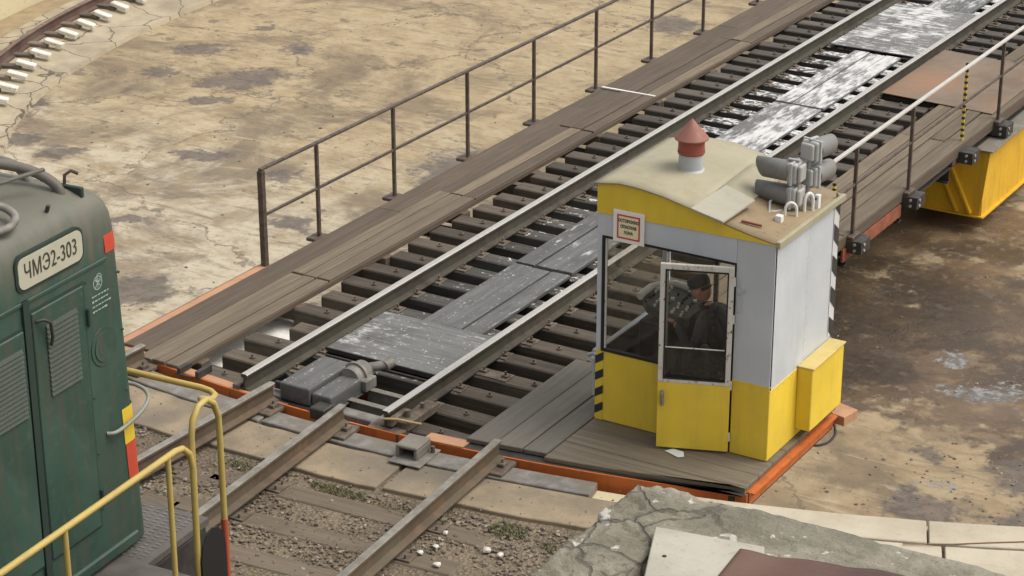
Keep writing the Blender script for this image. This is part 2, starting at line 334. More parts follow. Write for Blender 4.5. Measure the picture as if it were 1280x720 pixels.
# ------------------------------------------------------------------ setting: pit floor
def floor_mat():
    t = NT('pit_concrete'); p = t.pos()
    base1, base2, base3 = (.355, .272, .152), (.235, .172, .098), (.44, .388, .292)
    a = t.noise(p, .55, 5, .6); b = t.noise(p, 2.2, 7, .65); c = t.noise(p, 11, 6, .68); fine = t.noise(p, 55, 4, .7)
    streak = t.noise(t.mapping(p, (3.2, 9, 1), (0, 0, R(31))), 1, 6, .65, .5)
    sx_ = t.n('ShaderNodeSeparateXYZ'); t.put(sx_.inputs[0], p)
    zone = t.math('MAXIMUM', t.step(t.math('ADD', sx_.outputs[1], t.math('MULTIPLY', a, 9)), 9.5, 16), t.step(sx_.outputs[0], -2, 2))      # paler, limier towards the near left
    col = t.mix(t.math('MULTIPLY', zone, .85), base3, base1)
    col = t.mix(t.math('MULTIPLY', t.step(b, .42, .70), .7), col, base2)
    col = t.mix(t.math('MULTIPLY', t.step(streak, .52, .66), .45), col, sc(base2, .75))
    col = t.mix(t.math('MULTIPLY', t.step(c, .50, .72), .42), col, (.17, .13, .085))
    col = t.mix(t.math('MULTIPLY', t.step(fine, .54, .74), .28), col, (.14, .11, .075)); col = t.mix(t.math('MULTIPLY', t.step(fine, .46, .3), .2), col, (.44, .39, .29))
    col = t.mix(t.math('MULTIPLY', t.step(sx_.outputs[0], 1, 4), .45), col, t.mix(t.step(b, .4, .6), (.27, .20, .12), (.20, .145, .085)))
    # distorted cracks
    dn = t.n('ShaderNodeTexNoise'); t.put(dn.inputs['Vector'], p); dn.inputs['Scale'].default_value = 1.1; dn.inputs['Detail'].default_value = 7; dn.inputs['Roughness'].default_value = .62
    sv = t.n('ShaderNodeVectorMath', operation='SCALE'); t.put(sv.inputs[0], dn.outputs['Color']); sv.inputs['Scale'].default_value = 1.3
    wv = t.vmath('ADD', p, sv.outputs[0])
    e1 = t.vor(wv, .24, 'DISTANCE_TO_EDGE'); e2 = t.vor(wv, .8, 'DISTANCE_TO_EDGE'); e3 = t.vor(wv, 5, 'DISTANCE_TO_EDGE')
    cm = t.step(t.noise(p, .5, 2), .45, .62)
    k1 = t.math('SUBTRACT', 1, t.step(e1, .002, .009))
    k2 = t.math('MULTIPLY', t.math('SUBTRACT', 1, t.step(e2, .004, .018)), cm)
    k3 = t.math('MULTIPLY', t.math('SUBTRACT', 1, t.step(e3, .02, .10)), t.step(t.noise(p, .9, 3), .52, .66))
    dampn = t.noise(t.mapping(p, (1, 1, 1), (0, 0, 0), (3, 8, 0)), .42, 7, .68, .6)
    col = t.mix(t.math('MULTIPLY', t.step(dampn, .47, .62), .78), col, t.mix(t.step(b, .4, .6), (.105, .078, .052), (.185, .138, .088)))
    stk = t.noise(t.mapping(p, (.5, 2.6, 1), (0, 0, R(31)), (2, 5, 0)), 1.5, 7, .66, .8)
    col = t.mix(t.math('MULTIPLY', t.step(stk, .54, .66), .55), col, t.mix(c, (.12, .09, .06), (.19, .145, .10)))
    col = t.mix(t.math('MULTIPLY', t.step(stk, .42, .30), .35), col, (.50, .45, .35))
    dots = t.noise(t.mapping(p, (1, 1, 1), (0, 0, .6), (1, 4, 0)), 5.5, 5, .7)
    col = t.mix(t.math('MULTIPLY', t.step(dots, .62, .69), .6), col, (.085, .065, .05))
    col = t.mix(t.math('MULTIPLY', k1, t.remap(c, .35, .6, .3, .9)), col, (.13, .10, .07))
    col = t.mix(t.math('MULTIPLY', k2, .35), col, (.15, .115, .08))
    col = t.mix(t.math('MULTIPLY', k3, .15), col, (.16, .12, .085))
    # blobs in a frame turned with the site: s across, d deep
    ca, sa = math.cos(YAW), math.sin(YAW)
    wn = t.n('ShaderNodeTexNoise'); t.put(wn.inputs['Vector'], t.mapping(p, (1.6, 1.6, 1))); wn.inputs['Scale'].default_value = 1.6; wn.inputs['Detail'].default_value = 6; wn.inputs['Roughness'].default_value = .68
    wsub = t.vmath('SUBTRACT', wn.outputs['Color'], (.5, .5, .5))
    def field(blobs, warp):
        w2 = t.n('ShaderNodeVectorMath', operation='SCALE'); t.put(w2.inputs[0], wsub); w2.inputs['Scale'].default_value = warp
        q = t.vmath('MULTIPLY', t.vmath('ADD', p, w2.outputs[0]), (1, 1, 0))
        best = None
        for (x, y, rs, rd) in blobs:
            m_ = t.n('ShaderNodeMapping', vector_type='TEXTURE'); t.put(m_.inputs[0], q)
            m_.inputs['Location'].default_value = (x, y, 0); m_.inputs['Rotation'].default_value = (0, 0, -YAW); m_.inputs['Scale'].default_value = (rs, rd, 1)
            l = t.vmath('LENGTH', m_.outputs[0]); best = l if best is None else t.math('MINIMUM', best, l)
        return best
    wet = field(WET, 1.6); brk = t.noise(p, 1.15, 6, .62)
    wetm = t.math('MULTIPLY', t.math('SUBTRACT', 1, t.step(wet, .82, 1.0)), t.step(t.math('ADD', brk, t.math('MULTIPLY', t.math('SUBTRACT', 1, wet), .22)), .46, .56))
    wcol = t.mix(t.step(a, .38, .62), (.045, .028, .017), (.130, .084, .048))
    wcol = t.mix(t.math('MULTIPLY', t.step(b, .5, .64), .6), wcol, (.21, .145, .08))
    wcol = t.mix(t.math('MULTIPLY', t.step(c, .54, .7), .5), wcol, (.24, .20, .15))
    core = field(CORE, 1.2); wcol = t.mix(t.math('MULTIPLY', t.math('SUBTRACT', 1, t.step(core, .5, 1.05)), .8), wcol, (.030, .022, .017))
    col = t.mix(t.math('MULTIPLY', wetm, .93), col, wcol)
    dk = t.math('ADD', field(DARK, 1.0), t.math('MULTIPLY', t.math('SUBTRACT', c, .5), 1.3))
    dm = t.math('MULTIPLY', t.math('SUBTRACT', 1, t.step(dk, .65, 1.2)), t.step(t.math('ADD', b, t.math('MULTIPLY', t.math('SUBTRACT', 1, dk), .35)), .32, .56))
    col = t.mix(t.math('MULTIPLY', dm, .80), col, t.mix(t.step(c, .35, .65), (.048, .040, .038), (.125, .10, .085)))
    # smaller random spots
    sp = t.noise(t.mapping(p, (1, 1, 1), (0, 0, 0), (9, 3, 0)), 2.6, 5, .6)
    sm_ = t.math('MULTIPLY', t.step(sp, .585, .66), t.step(t.noise(p, .45, 2), .38, .55))
    col = t.mix(t.math('MULTIPLY', sm_, .65), col, (.10, .082, .066))
    # water lying on it, the sky's reflection painted in as paler patches
    pu = field(PUD, .7)
    pm = t.math('MULTIPLY', t.math('SUBTRACT', 1, t.step(pu, .85, 1.0)), t.step(t.math('ADD', t.math('MULTIPLY', c, .6), t.math('MULTIPLY', b, .4)), .46, .51))
    col = t.mix(t.math('MULTIPLY', pm, .85), col, t.mix(t.step(c, .45, .62), (.08, .078, .075), (.24, .235, .225)))
    dr = t.remap(b, .3, .7, .75, .95)
    wr = t.remap(c, .3, .7, .32, .65)
    rr = t.n('ShaderNodeMix', data_type='FLOAT'); t.put(rr.inputs[0], t.math('MAXIMUM', wetm, t.math('MULTIPLY', dm, .5))); t.put(rr.inputs[2], dr); t.put(rr.inputs[3], wr)
    r2 = t.n('ShaderNodeMix', data_type='FLOAT'); t.put(r2.inputs[0], pm); t.put(r2.inputs[2], rr.outputs[0]); r2.inputs[3].default_value = .04
    h = t.math('ADD', t.math('MULTIPLY', b, .8), t.math('MULTIPLY', c, .5))
    h = t.math('SUBTRACT', h, t.math('MULTIPLY', t.math('MAXIMUM', k1, k2), .4))
    bp = t.n('ShaderNodeBump'); bp.inputs['Distance'].default_value = .02
    t.put(bp.inputs['Height'], h); t.put(bp.inputs['Strength'], t.math('MULTIPLY', t.math('SUBTRACT', 1, pm), .45)); t.t.links.new(bp.outputs[0], t.b.inputs['Normal'])
    return t.fin(col, r2.outputs[0])
#BLOBS
WET = [(4.0, 8.6, 2.9, 3.0), (3.4, 6.3, 1.3, 2.2), (5.3, 6.6, 1.5, 1.6), (2.0, 9.5, 2, 4), (6.0, 5.6, .9, .9), (4.6, 11.5, 1.8, 1.5), (1, 12, 2, 9)]
DARK = [(-8.67, 11.37, .65, .55), (-9.0, 10.9, .3, .3), (-10.26, 12.24, .5, .35), (-8.5, 10.2, .35, .25), (-10.0, 10.95, .3, .3), (-10.15, 13.8, .2, .2),
        (-8.9, 13.0, .4, .3), (-10.9, 8.6, .5, .35), (-4.6, 3.9, .5, .5), (-6.3, 5.6, .35, .2), (-3.4, 9.4, .8, 1.0), (-2.8, 10.9, .35, .35), (-4.4, 17.5, .5, .6), (-3.0, 18.8, .6, .9),
        (5.60, 3.45, .45, .5), (6.3, 4.6, .5, .5), (5.2, 4.6, .16, .16), (6.4, 3.75, .4, .22), (-8.8, 7.2, .4, .3), (-7.0, 8.2, .5, .22), (-5.5, 8.0, .25, .3), (-4.3, 6.6, .3, .3), (-5.8, 3.0, .4, .2),(-9.6,7.4,.3,.3)]
CORE = [(3.9, 8.2, .9, 1.3), (3.3, 7.0, .9, 1.6), (3.9, 6.3, .7, .5), (4.6, 9.6, .6, .4), (4.3, 7.3, 1.0, .25)]
PUD = [(5.47, 3.98, .26, .19), (5.30, 6.45, .75, .30), (4.5, 6.95, .22, .30), (5.9, 5.9, .3, .25)]
def annulus(r0, r1, z, n=180, rings=1, a0=0, a1=360, dz=None):
    b = MB(); vs = []; full = abs(a1-a0) >= 360
    for j in range(rings+1):
        r = r0+(r1-r0)*j/rings
        for i in range(n if full else n+1):
            t = R(a0+(a1-a0)*i/n); vs.append((CX+r*math.cos(t), CY+r*math.sin(t), z))
    k = n if full else n+1; fs = []
    for j in range(rings):
        for i in range(n):
            fs.append((j*k+i, (j+1)*k+i, (j+1)*k+(i+1) % k, j*k+(i+1) % k))
    return b.add(vs, fs)
b = MB(); vs = [(CX+15.3*math.cos(2*math.pi*i/180), CY+15.3*math.sin(2*math.pi*i/180), ZF) for i in range(180)]
b.add(vs, [tuple(range(180))])
tag(b.build('pit_floor', floor_mat()), kind='structure')
# ground outside the pit
def dirt_mat():
    t = NT('ballast_dirt'); p = t.pos()
    a = t.noise(p, 1.2, 5); b = t.noise(p, 9, 6, .7); c = t.vor(p, 26)
    col = t.mix(t.step(a, .35, .65), (.125, .096, .064), (.19, .148, .10)); col = t.mix(t.step(b, .5, .7), col, (.10, .078, .055))
    col = t.mix(t.math('MULTIPLY', t.math('SUBTRACT', 1, t.step(c, .15, .4)), .5), col, (.31, .26, .20))
    g = t.math('MULTIPLY', t.step(t.noise(p, 1.0, 4, .6), .60, .68), t.step(t.noise(p, 22, 3), .42, .6)); col = t.mix(t.math('MULTIPLY', g, .6), col, (.11, .13, .035))
    t.bump(t.math('ADD', b, t.math('MULTIPLY', c, -1)), .8, .03)
    return t.fin(col, .95)
M['dirt'] = dirt_mat()
b = annulus(15.4, 16.6, -.26, 180); b2 = annulus(16.6, 300, -.26, 180, 6)
b.add(b2.v, b2.f)
tag(b.build('ground', M['dirt']), kind='structure')

# pit wall with its pale inner face
M['wall'] = concrete('pit_wall_concrete', (.56, .49, .31), (.50, .44, .29), 1.2, .2, 0, (.30, .25, .17), .35)
M['coping'] = concrete('coping_concrete', (.47, .42, .33), (.38, .335, .255), 2.2, .3, 0, (.24, .205, .155), .6)
M['coping_tan'] = concrete('tan_slab_concrete', (.30, .235, .155), (.19, .155, .11), 2.6, .45, 0, (.125, .108, .088), .95)
M['plinth'] = concrete('ring_foundation', (.40, .34, .24), (.30, .25, .175), 2.0, .35, 1.1, (.15, .12, .09), .7)
b = MB(); n = 180; prof = [(15.13, ZF), (15.13, -.29), (15.42, -.29), (15.42, ZF)]; vs = []
for i in range(n):
    t = 2*math.pi*i/n
    vs += [(CX+r*math.cos(t), CY+r*math.sin(t), z) for r, z in prof]
b.add(vs, [(i*4+k, i*4+(k+1) % 4, ((i+1) % n)*4+(k+1) % 4, ((i+1) % n)*4+k) for i in range(n) for k in range(4)])
tag(b.build('pit_wall', M['wall']), 'pale concrete wall curving round the rim of the turntable pit', 'wall')

# coping: slabs side by side round the rim
cop = thing('pit_coping', 'pale concrete slabs laid round the rim of the pit, in two rows', 'coping', (CX, CY, -.29))
def slab(name, mat, r0, r1, a0, a1, z0, z1, parent, jit=0, ns=6):
    b = MB(); pts = []
    for r, rng in ((r0, range(ns+1)), (r1, range(ns, -1, -1))):
        for i in rng:
            t = R(a0+(a1-a0)*i/ns); rr = r+random.uniform(-jit, jit)
            pts.append((CX+rr*math.cos(t), CY+rr*math.sin(t)))
    return b.prism(pts, z0, z1).build(name, mat, parent, .008)
ja = [288.4-8.2*k for k in range(3)]
# visible joint near (6.54,.78): angle
a_j = math.degrees(math.atan2(.78-CY, 6.54-CX))
st = 7.6
for k in range(-6, 42):
    a0 = a_j+st*k; a1 = a0+st
    am = ((a0+a1)/2) % 360
    if 254 < am < 281.5: continue            # the tracks come in here
    slab('coping_slab', M['coping'], 15.13, 15.52, a0+.03, a1-.04, -.288, -.20+random.uniform(-.002, .002), cop, .004)
    if am > 281 and am < 330: slab('outer_slab', M['coping'], 15.535, 16.25, a0+.5, a1+.4, -.288, -.212, cop, .004)
# the entry of the tracks: grey strip and tan slabs
a_lo, a_hi = 250.0, 284.5
for a0, a1 in ((250, 258.5), (258.6, 268.7), (268.8, 274.4), (274.5, 281.2)):
    slab('steel_strip', M['steel_grey'], 15.13, 15.36+random.uniform(0, .03), a0, a1, -.288, -.205, cop, .003)
for a0, a1, r1 in ((250, 261.6, 16.15), (261.8, 267.6, 16.02), (267.8, 274.7, 15.95), (274.9, 284.6, 15.92)):
    slab('entry_slab', M['coping_tan'], 15.39, r1, a0, a1, -.288, -.222, cop, .012, 10)

# ring track in the pit
rt = thing('ring_track', 'curved running rail on sleepers with white painted ends, round the pit floor', 'track', (CX, CY, ZF))
annp = []
b = MB()
def kerb_r(deg):
    P_ = [(0, 12.70), (170, 12.66), (183.6, 12.66), (190, 12.70), (197, 12.80), (206, 13.0), (213.5, 13.12), (222, 13.15), (360, 12.75)]
    for (a, ra), (c, rc) in zip(P_, P_[1:]):
        if deg <= c: return ra+(rc-ra)*(deg-a)/(c-a)
vs = []
for i in range(n):
    t = 2*math.pi*i/n; kr = kerb_r(math.degrees(t)); j = mnoise.noise(Vector((math.cos(t)*30, math.sin(t)*30, 0)))*.03
    prof = [(kr-.02+j, ZF), (kr+j, -1.43+j*.3), (13.2, -1.43), (13.72, -1.345), (14.55, -1.345), (14.62, ZF)]
    vs += [(CX+r*math.cos(t), CY+r*math.sin(t), z) for r, z in prof]
b.add(vs, [(i*6+k, i*6+k+1, ((i+1) % n)*6+k+1, ((i+1) % n)*6+k) for i in range(n) for k in range(5)])
b.build('foundation', M['plinth'], rt)
RP = [(-.075, 0), (.075, 0), (.075, .012), (.014, .032), (.009, .135), (.036, .146), (.036, .168), (.028, .18), (-.028, .18), (-.036, .168), (-.036, .146), (-.009, .135), (-.014, .032), (-.075, .012)]
RM = [0, 0, 0, 0, 0, 0, 1, 1, 1, 0, 0, 0, 0, 0]
b = MB(); path = [(CX+13.95*math.cos(2*math.pi*i/240), CY+13.95*math.sin(2*math.pi*i/240), -1.33) for i in range(241)]
M['ring_rail'] = rusty('ring_rail_rust', (.095, .048, .036), (.055, .030, .024), (.12, .075, .058), 7)
M['ring_head'] = rusty('ring_rail_head', (.19, .135, .11), (.12, .08, .062), None, 7)
b.sweep(RP, path, 0, RM).build('rail', [M['ring_rail'], M['ring_head']], rt)
M['tie_white'] = painted('white_painted_sleeper', (.72, .69, .62), (.35, .28, .2), .75, ((.3, .22, .15), .60), .7, False)
M['tie_old'] = wood('old_sleeper', (.12, .095, .07), (.2, .16, .12), 'x')
nr = 146; first = None; cnt = 0
for i in range(nr):
    a = 360*i/nr+1.1; t = R(a)
    X, Y = CX+13.90*math.cos(t), CY+13.90*math.sin(t)
    # keep only the arcs the photograph can see
    if not (170 < a < 262): continue
    cnt += 1
    if first is None:
        b = MB(); b.box(.0, .62, -.072, .072, -.12, .02, 0); first = b.build('sleeper', M['tie_old'], rt, .01)
        e = MB(); e.box(-.155, .155, -.066, .066, -.035, .035, 0); ec = e.build('painted_end', M['tie_white'], first, .012, local=True)
        ec.location = Vector((-.10, 0, .030))-Vector((.31, 0, -.05)); ec.rotation_euler = (0, -.24, 0); o = first; ec0 = ec
    else:
        o = first.copy(); COL.objects.link(o); e2 = ec0.copy(); COL.objects.link(e2); e2.parent = o
        e2.location = ec0.location+Vector((random.uniform(-.03, .03), 0, 0))
    o.parent = rt; o.location = Vector((X, Y, -1.36))-Vector((CX, CY, ZF))+Vector((math.cos(t), math.sin(t), 0))*random.uniform(-.03, .03)+Vector((0, 0, random.uniform(-.005, .005)))
    o.rotation_euler = (0, 0, t+random.uniform(-.03, .03))
for i in range(1):  # dark clay strip between rail and wall
    b = annulus(14.5, 15.12, -1.39, 180, 1)
    tag(b.build('dirt_strip', concrete('clay_strip', (.33, .255, .15), (.24, .18, .105), 3, .6, 0, (.16, .13, .06), .6)), kind='structure')

# ------------------------------------------------------------------ approach tracks
def track(label, ang, off, z=-.18, L=12, rails=(-.8, .8), tie_r0=16.15):
    """radial track: unit vector from the pivot outward"""
    t = thing('approach_track', label, 'track', (0, 0, z))
    o = Vector(off); d = Vector((math.sin(R(ang)), -math.cos(R(ang)), 0)); r = Vector((d.y, -d.x, 0))*-1
    t.location = (o.x, o.y, z)
    for k, s_ in enumerate(rails):
        a = o+r*s_; bb = MB(); pth = [Vector((a.x, a.y, z)), Vector((a.x, a.y, z))+d*L]
        bb.sweep(RP, pth, 0, RM); bb.build('rail', [M['railside_old'], M['railhead_old']], t)
        # end chair under the rail end
        c = a+d*.14; q = Matrix.Translation((c.x, c.y, z)) @ Matrix.Rotation(math.atan2(d.y, d.x), 4, 'Z')
        ch = MB(); ch.box(-.14, .16, -.19, .19, -.04, .004, 0, q)
        for yy in (-.12, .12): ch.box(-.05, .04, yy-.03, yy+.03, .004, .04, 0, q); ch.cyl(q @ Vector((0, yy, .03)), q @ Vector((0, yy, .075)), .014, None, 6)
        ch.build('rail_chair', M['plate'], t, .006)
    return t, o, d, r
T1, o1, d1, r1 = track('rusty track coming straight towards the bridge between the locomotive and the cabin', -4.1+8.2 if False else 4.1, (1.97, .02, 0))
# (sleepers show as worn flat tops in the ballast)
def sleepers(T, o, d, r, s0, n_, half=1.36):
    first = None
    for k in range(n_):
        c = o+d*(s0+.56*k); q = math.atan2(r.y, r.x)
        if first is None:
            b = MB(); b.box(-half, half, -.125, .125, -.09, .0); first = b.build('sleeper', M['tie_worn'], T, .015, local=True); ob = first
            for sx in (-.8, .8):
                p_ = MB(); p_.box(-.17+sx, .17+sx, -.09, .09, 0, .018)
                for yy in (-.055, .055):
                    for xx in (-.115, .115): p_.cyl((sx+xx, yy, .01), (sx+xx, yy, .055), .013, None, 6)
                pc = p_.build('tie_plate', M['plate'], first, .003, local=True); pc.location.z += .045
        else: ob = copy_tree(first, T)
        ob.location = Vector((c.x, c.y, -.292))-T.location+Vector((0, 0, 0)); ob.rotation_euler = (0, 0, q+random.uniform(-.02, .02))
M['tie_worn'] = wood('worn_sleeper', (.115, .090, .064), (.165, .13, .094), 'x', .9, (.09, .07, .05), 0, per=.15)
sleepers(T1, o1, d1, r1, 1.28, 14)
T2, o2, d2, r2 = track('rusty track left of the other, running past under the green locomotive', -2.0, (-.47, .05, 0))
sleepers(T2, o2, d2, r2, 1.5, 8)

# ballast: loose stones, nobody could count them
def stones(name, mat, pts, smin, smax, label, cat, zb, seedv=3):
    rnd = random.Random(seedv); b = MB()
    ico = [(0, 0, 1), (.89, 0, .45), (.28, .85, .45), (-.72, .53, .45), (-.72, -.53, .45), (.28, -.85, .45), (.72, .53, -.45), (-.28, .85, -.45), (-.89, 0, -.45), (-.28, -.85, -.45), (.72, -.53, -.45), (0, 0, -1)]
    icf = [(0, 1, 2), (0, 2, 3), (0, 3, 4), (0, 4, 5), (0, 5, 1), (1, 6, 2), (2, 7, 3), (3, 8, 4), (4, 9, 5), (5, 10, 1), (6, 7, 2), (7, 8, 3), (8, 9, 4), (9, 10, 5), (10, 6, 1), (11, 7, 6), (11, 8, 7), (11, 9, 8), (11, 10, 9), (11, 6, 10)]
    for (x, y) in pts:
        s_ = smin*(smax/smin)**(rnd.random()**1.6); q = Matrix.Rotation(rnd.uniform(0, 6.3), 3, 'Z') @ Matrix.Rotation(rnd.uniform(-.6, .6), 3, 'X')
        kx, ky, kz = rnd.uniform(.7, 1.3), rnd.uniform(.6, 1.1), rnd.uniform(.4, .75)
        b.add([Vector((x, y, zb+s_*.15))+q @ Vector((v[0]*kx*s_*rnd.uniform(.8, 1.2), v[1]*ky*s_*rnd.uniform(.8, 1.2), v[2]*kz*s_)) for v in ico], icf, rnd.choice((0, 0, 0, 1, 1, 2)))
    return b.build(name, mat)
M['stone1'] = plain('stone_grey_brown', (.19, .155, .12), .9, 0, .4)
M['stone2'] = plain('stone_dark', (.13, .105, .085), .9, 0, .4)
M['stone3'] = plain('stone_pale', (.29, .25, .20), .9, 0, .3)
pts = []; rg = random.Random(5)
while len(pts) < 19000:
    x = rg.uniform(-1.6, 5.6); y = rg.uniform(-5.5, -.5)
    r_ = math.hypot(x-CX, y-CY)
    if r_ < 16.02+rg.uniform(-.05, .03): continue
    d_ = mnoise.noise(Vector((x*1.3, y*1.3, 4)))+.5*mnoise.noise(Vector((x*4, y*4, 1)))
    # sleepers are nearly bare
    s_ = (Vector((x, y, 0))-o1).dot(d1); u_ = abs((Vector((x, y, 0))-o1).dot(r1)); ph = ((s_-1.28) % .56)
    if u_ < 1.38 and (ph < .10 or ph > .46) and rg.random() < .75: continue
    if rg.random() < .75+d_*1.4: pts.append((x, y))
tag(stones('ballast', [M['stone1'], M['stone2'], M['stone3']], pts, .006, .027, '', '', -.252), kind='stuff')
# a few bright lumps of rubble lying between the rails
wl = plain('white_chip', (.60, .58, .53), .8)
for (x, y, s_, lb) in ((2.87, -1.33, .032, 'white square chip of rubble, beside the foot of the right approach rail'), (3.07, -1.65, .034, 'white cube shaped chip of rubble, nearest the camera of the white ones'), (3.52, -1.33, .042, 'pale round pebble lying right of the rail near two other pebbles'),
                       (3.66, -1.35, .034, 'narrow upright pale pebble, rightmost by the mossy wall'), (3.13, -1.50, .03, 'tan lump of rubble between the two white chips'), (3.30, -1.75, .036, 'dull white lump of rubble low in front of the mossy wall'), (3.07, -1.26, .028, 'long flat sliver of pale rubble pointing right')):
    b = MB(); bm = bmesh.new(); bmesh.ops.create_icosphere(bm, subdivisions=1, radius=s_)
    for v in bm.verts: v.co = Vector((v.co.x*random.uniform(.7, 1.2), v.co.y*random.uniform(.7, 1.2), v.co.z*.6))
    b.add([v.co+Vector((x, y, -.225)) for v in bm.verts], [tuple(v.index for v in f.verts) for f in bm.faces]); bm.free()
    tag(b.build('rubble_chip', wl), lb, 'stone', 'pale rubble chips by the rail')
gp = []; gr = random.Random(21)
for i in range(2600):
    a = gr.uniform(0, 6.283); q_ = 12.9*math.sqrt(gr.random()); gp.append((CX+q_*math.cos(a), CY+q_*math.sin(a)))
for i in range(900):
    a = R(gr.uniform(278, 330)); q_ = gr.uniform(11.2, 13.0); gp.append((CX+q_*math.cos(a), CY+q_*math.sin(a)))
tag(stones('pit_grit', [M['stone1'], M['stone2'], M['stone3']], gp, .006, .026, '', '', ZF-.002, 8), kind='stuff')
gp = [(gr.uniform(-1.0, 5.0), arcy(0, 15.2)+gr.uniform(-1.6, .25)) for i in range(320)]
gp = [(x, arcy(x, 15.16)-gr.random()**1.5*.8) for x, y in gp]
tag(stones('coping_grit', [M['stone1'], M['stone2'], M['stone3']], gp, .004, .014, '', '', -.222, 9), kind='stuff')
# weeds
def weeds(cx, cy, rx, ry, n_, rot=0):
    b = MB()
    for i in range(n_):
        a = random.uniform(0, 6.28); q = math.sqrt(random.random()); x = cx+math.cos(a)*q*rx; y = cy+math.sin(a)*q*ry
        h = random.uniform(.006, .026); dx, dy = random.uniform(-.03, .03), random.uniform(-.03, .03); t = random.uniform(0, 3.14); w_ = .007
        b.add([(x-w_*math.cos(t), y-w_*math.sin(t), -.255), (x+w_*math.cos(t), y+w_*math.sin(t), -.255), (x+dx, y+dy, -.245+h)], [(0, 1, 2)])
    return b
wg = MB()
for a in ((.95, -1.12, .3, .07, 260), (1.85, -1.08, .30, .08, 420), (3.48, -.93, .17, .13, 520), (3.95, -1.0, .12, .08, 120), (1.2, -1.3, .35, .14, 150), (2.6, -1.1, .4, .08, 160), (2.2, -1.9, .5, .3, 120)):
    q = weeds(*a); wg.add(q.v, q.f)
def leafm():
    t = NT('weed_green'); v = t.pos(); a = t.noise(v, 30, 3); return t.fin(t.mix(a, (.085, .09, .035), (.17, .165, .075)), .8)
tag(wg.build('weeds', leafm()), kind='stuff')
# ------------------------------------------------------------------ the turntable bridge
BR = thing('turntable_bridge', 'long railway turntable bridge with dark sleepers and plank walkways running to upper right', 'turntable', (CX, 0, ZF))
YE = 29.9
b = MB()
for x, nm in ((0, 0), (1.59, 0)):
    b = MB(); y0 = .02 if x == 0 else .04
    b.sweep(RP, [(x, y0, -.18), (x, YE, -.18)], 0, RM); b.build('rail', [M['railside'], M['railhead']], BR)
# sleepers
first = None; k = 0; y = .26
rnd = random.Random(11)
def fastening(x, par):
    p_ = MB(); p_.box(x-.17, x+.17, -.085, .085, -.001, .012)
    for xx in (-.12, .12):
        p_.box(x+xx-.035, x+xx+.035, -.03, .03, .012, .034); p_.cyl((x+xx, 0, .03), (x+xx, 0, .07), .013, None, 6)
    return p_
def tie_piece(x0, x1, yc, fast, w=.22):
    b = MB(); b.box(x0, x1, yc-w/2, yc+w/2, -.40, -.195)
    o = b.build('sleeper', M['tie'], BR, .012)
    for fx in fast:
        p_ = MB(); q = fastening(fx, o); 
        p_.v = [v+Vector((0, yc, -.194)) for v in q.v]; p_.f = q.f; p_.mi = q.mi; p_.sm = q.sm
        p_.build('rail_fastening', M['plate'], o, .003)
    return o
def spike(x, yc, par):
    b = MB(); b.cyl((x, yc, -.2), (x, yc, -.155), .012, None, 6); b.cyl((x, yc, -.19), (x, yc, -.18), .028, None, 8); return b.build('bolt', M['plate'], par)
for yy in (.26, .70):
    o = tie_piece(-.72, .12, yy, (0,)); spike(-.42, yy, o)
    o = tie_piece(1.44, 2.42, yy, (1.59,)); spike(2.05, yy, o)
proto = None
for k in range(69):
    yy = 1.14+.43*k
    if yy > YE: break
    if proto is None:
        proto = tie_piece(-.78, 2.38, yy, (0, 1.59)); spike(-.42, yy, proto); spike(2.03, yy, proto); ob = proto; base = proto.location.copy()
    else:
        ob = copy_tree(proto, BR)
    ob.location = base+Vector((rnd.uniform(-.04, .04), .43*k+rnd.uniform(-.012, .012), 0))
    ob.rotation_euler = (0, 0, rnd.uniform(-.006, .006)); 
    if k == 1: ob.location.x += .24
# steel under the sleepers
for x in (.0, 1.59):
    b = MB(); b.box(x-.16, x+.16, .3, YE-.2, -.43, -.402); b.box(x-.012, x+.012, .3, YE-.2, -1.12, -.43); b.box(x-.16, x+.16, 1.2, YE-1.2, -1.15, -1.12)
    for yy in range(1, 30, 1): b.box(x-.14, x+.14, yy-.006, yy+.006, -1.12, -.43)
    b.build('main_girder', M['steel_dark'], BR)
for x in (-1.62, 3.24):
    b = MB(); b.box(x-.05, x+.05, .3 if x < 0 else 2.9, YE-.2, -.36, -.345); b.box(x-.006, x+.006, .3 if x < 0 else 2.9, YE-.2, -.345, -.18); b.box(x-.05, x+.05, .3 if x < 0 else 2.9, YE-.2, -.18, -.168)
    b.build('edge_channel', M['steel_dark'] if x > 0 else M['steel_orange'], BR)
for yy in [1.6*i+3.6 for i in range(17)]:
    b = MB(); b.box(-1.62, 3.24, yy-.05, yy+.05, -.58, -.56); b.box(-1.62, 3.24, yy-.006, yy+.006, -.56, -.415)
    b.build('cross_bearer', M['steel_dark'], BR)
# curved orange end beam
def arcstrip(x0, x1, ro, ri, z0, z1, nseg=24, mat=None, name='end_beam'):
    pts = [(x0+(x1-x0)*i/nseg, arcy(x0+(x1-x0)*i/nseg, ro)) for i in range(nseg+1)]+[(x0+(x1-x0)*i/nseg, arcy(x0+(x1-x0)*i/nseg, ri)) for i in range(nseg, -1, -1)]
    b = MB(); b.prism(pts, z0, z1); return b.build(name, mat or M['steel_orange'], BR)
arcstrip(-1.66, 4.985, 15.05, 15.03, -.42, -.168)
arcstrip(-1.66, .28, 15.032, 14.93, -.180, -.166, mat=M['orange_pale'], name='beam_flange')
arcstrip(2.02, 2.42, 15.045, 14.9, -.168, -.155, mat=M['orange_pale'], name='beam_flange')
# pale orange flange along the left edge
b = MB(); b.box(-1.765, -1.665, .22, 2.66, -.16, -.148); b.box(-1.77, -1.758, .22, 2.66, -.34, -.148); b.build('side_flange', M['orange_pale'], BR)
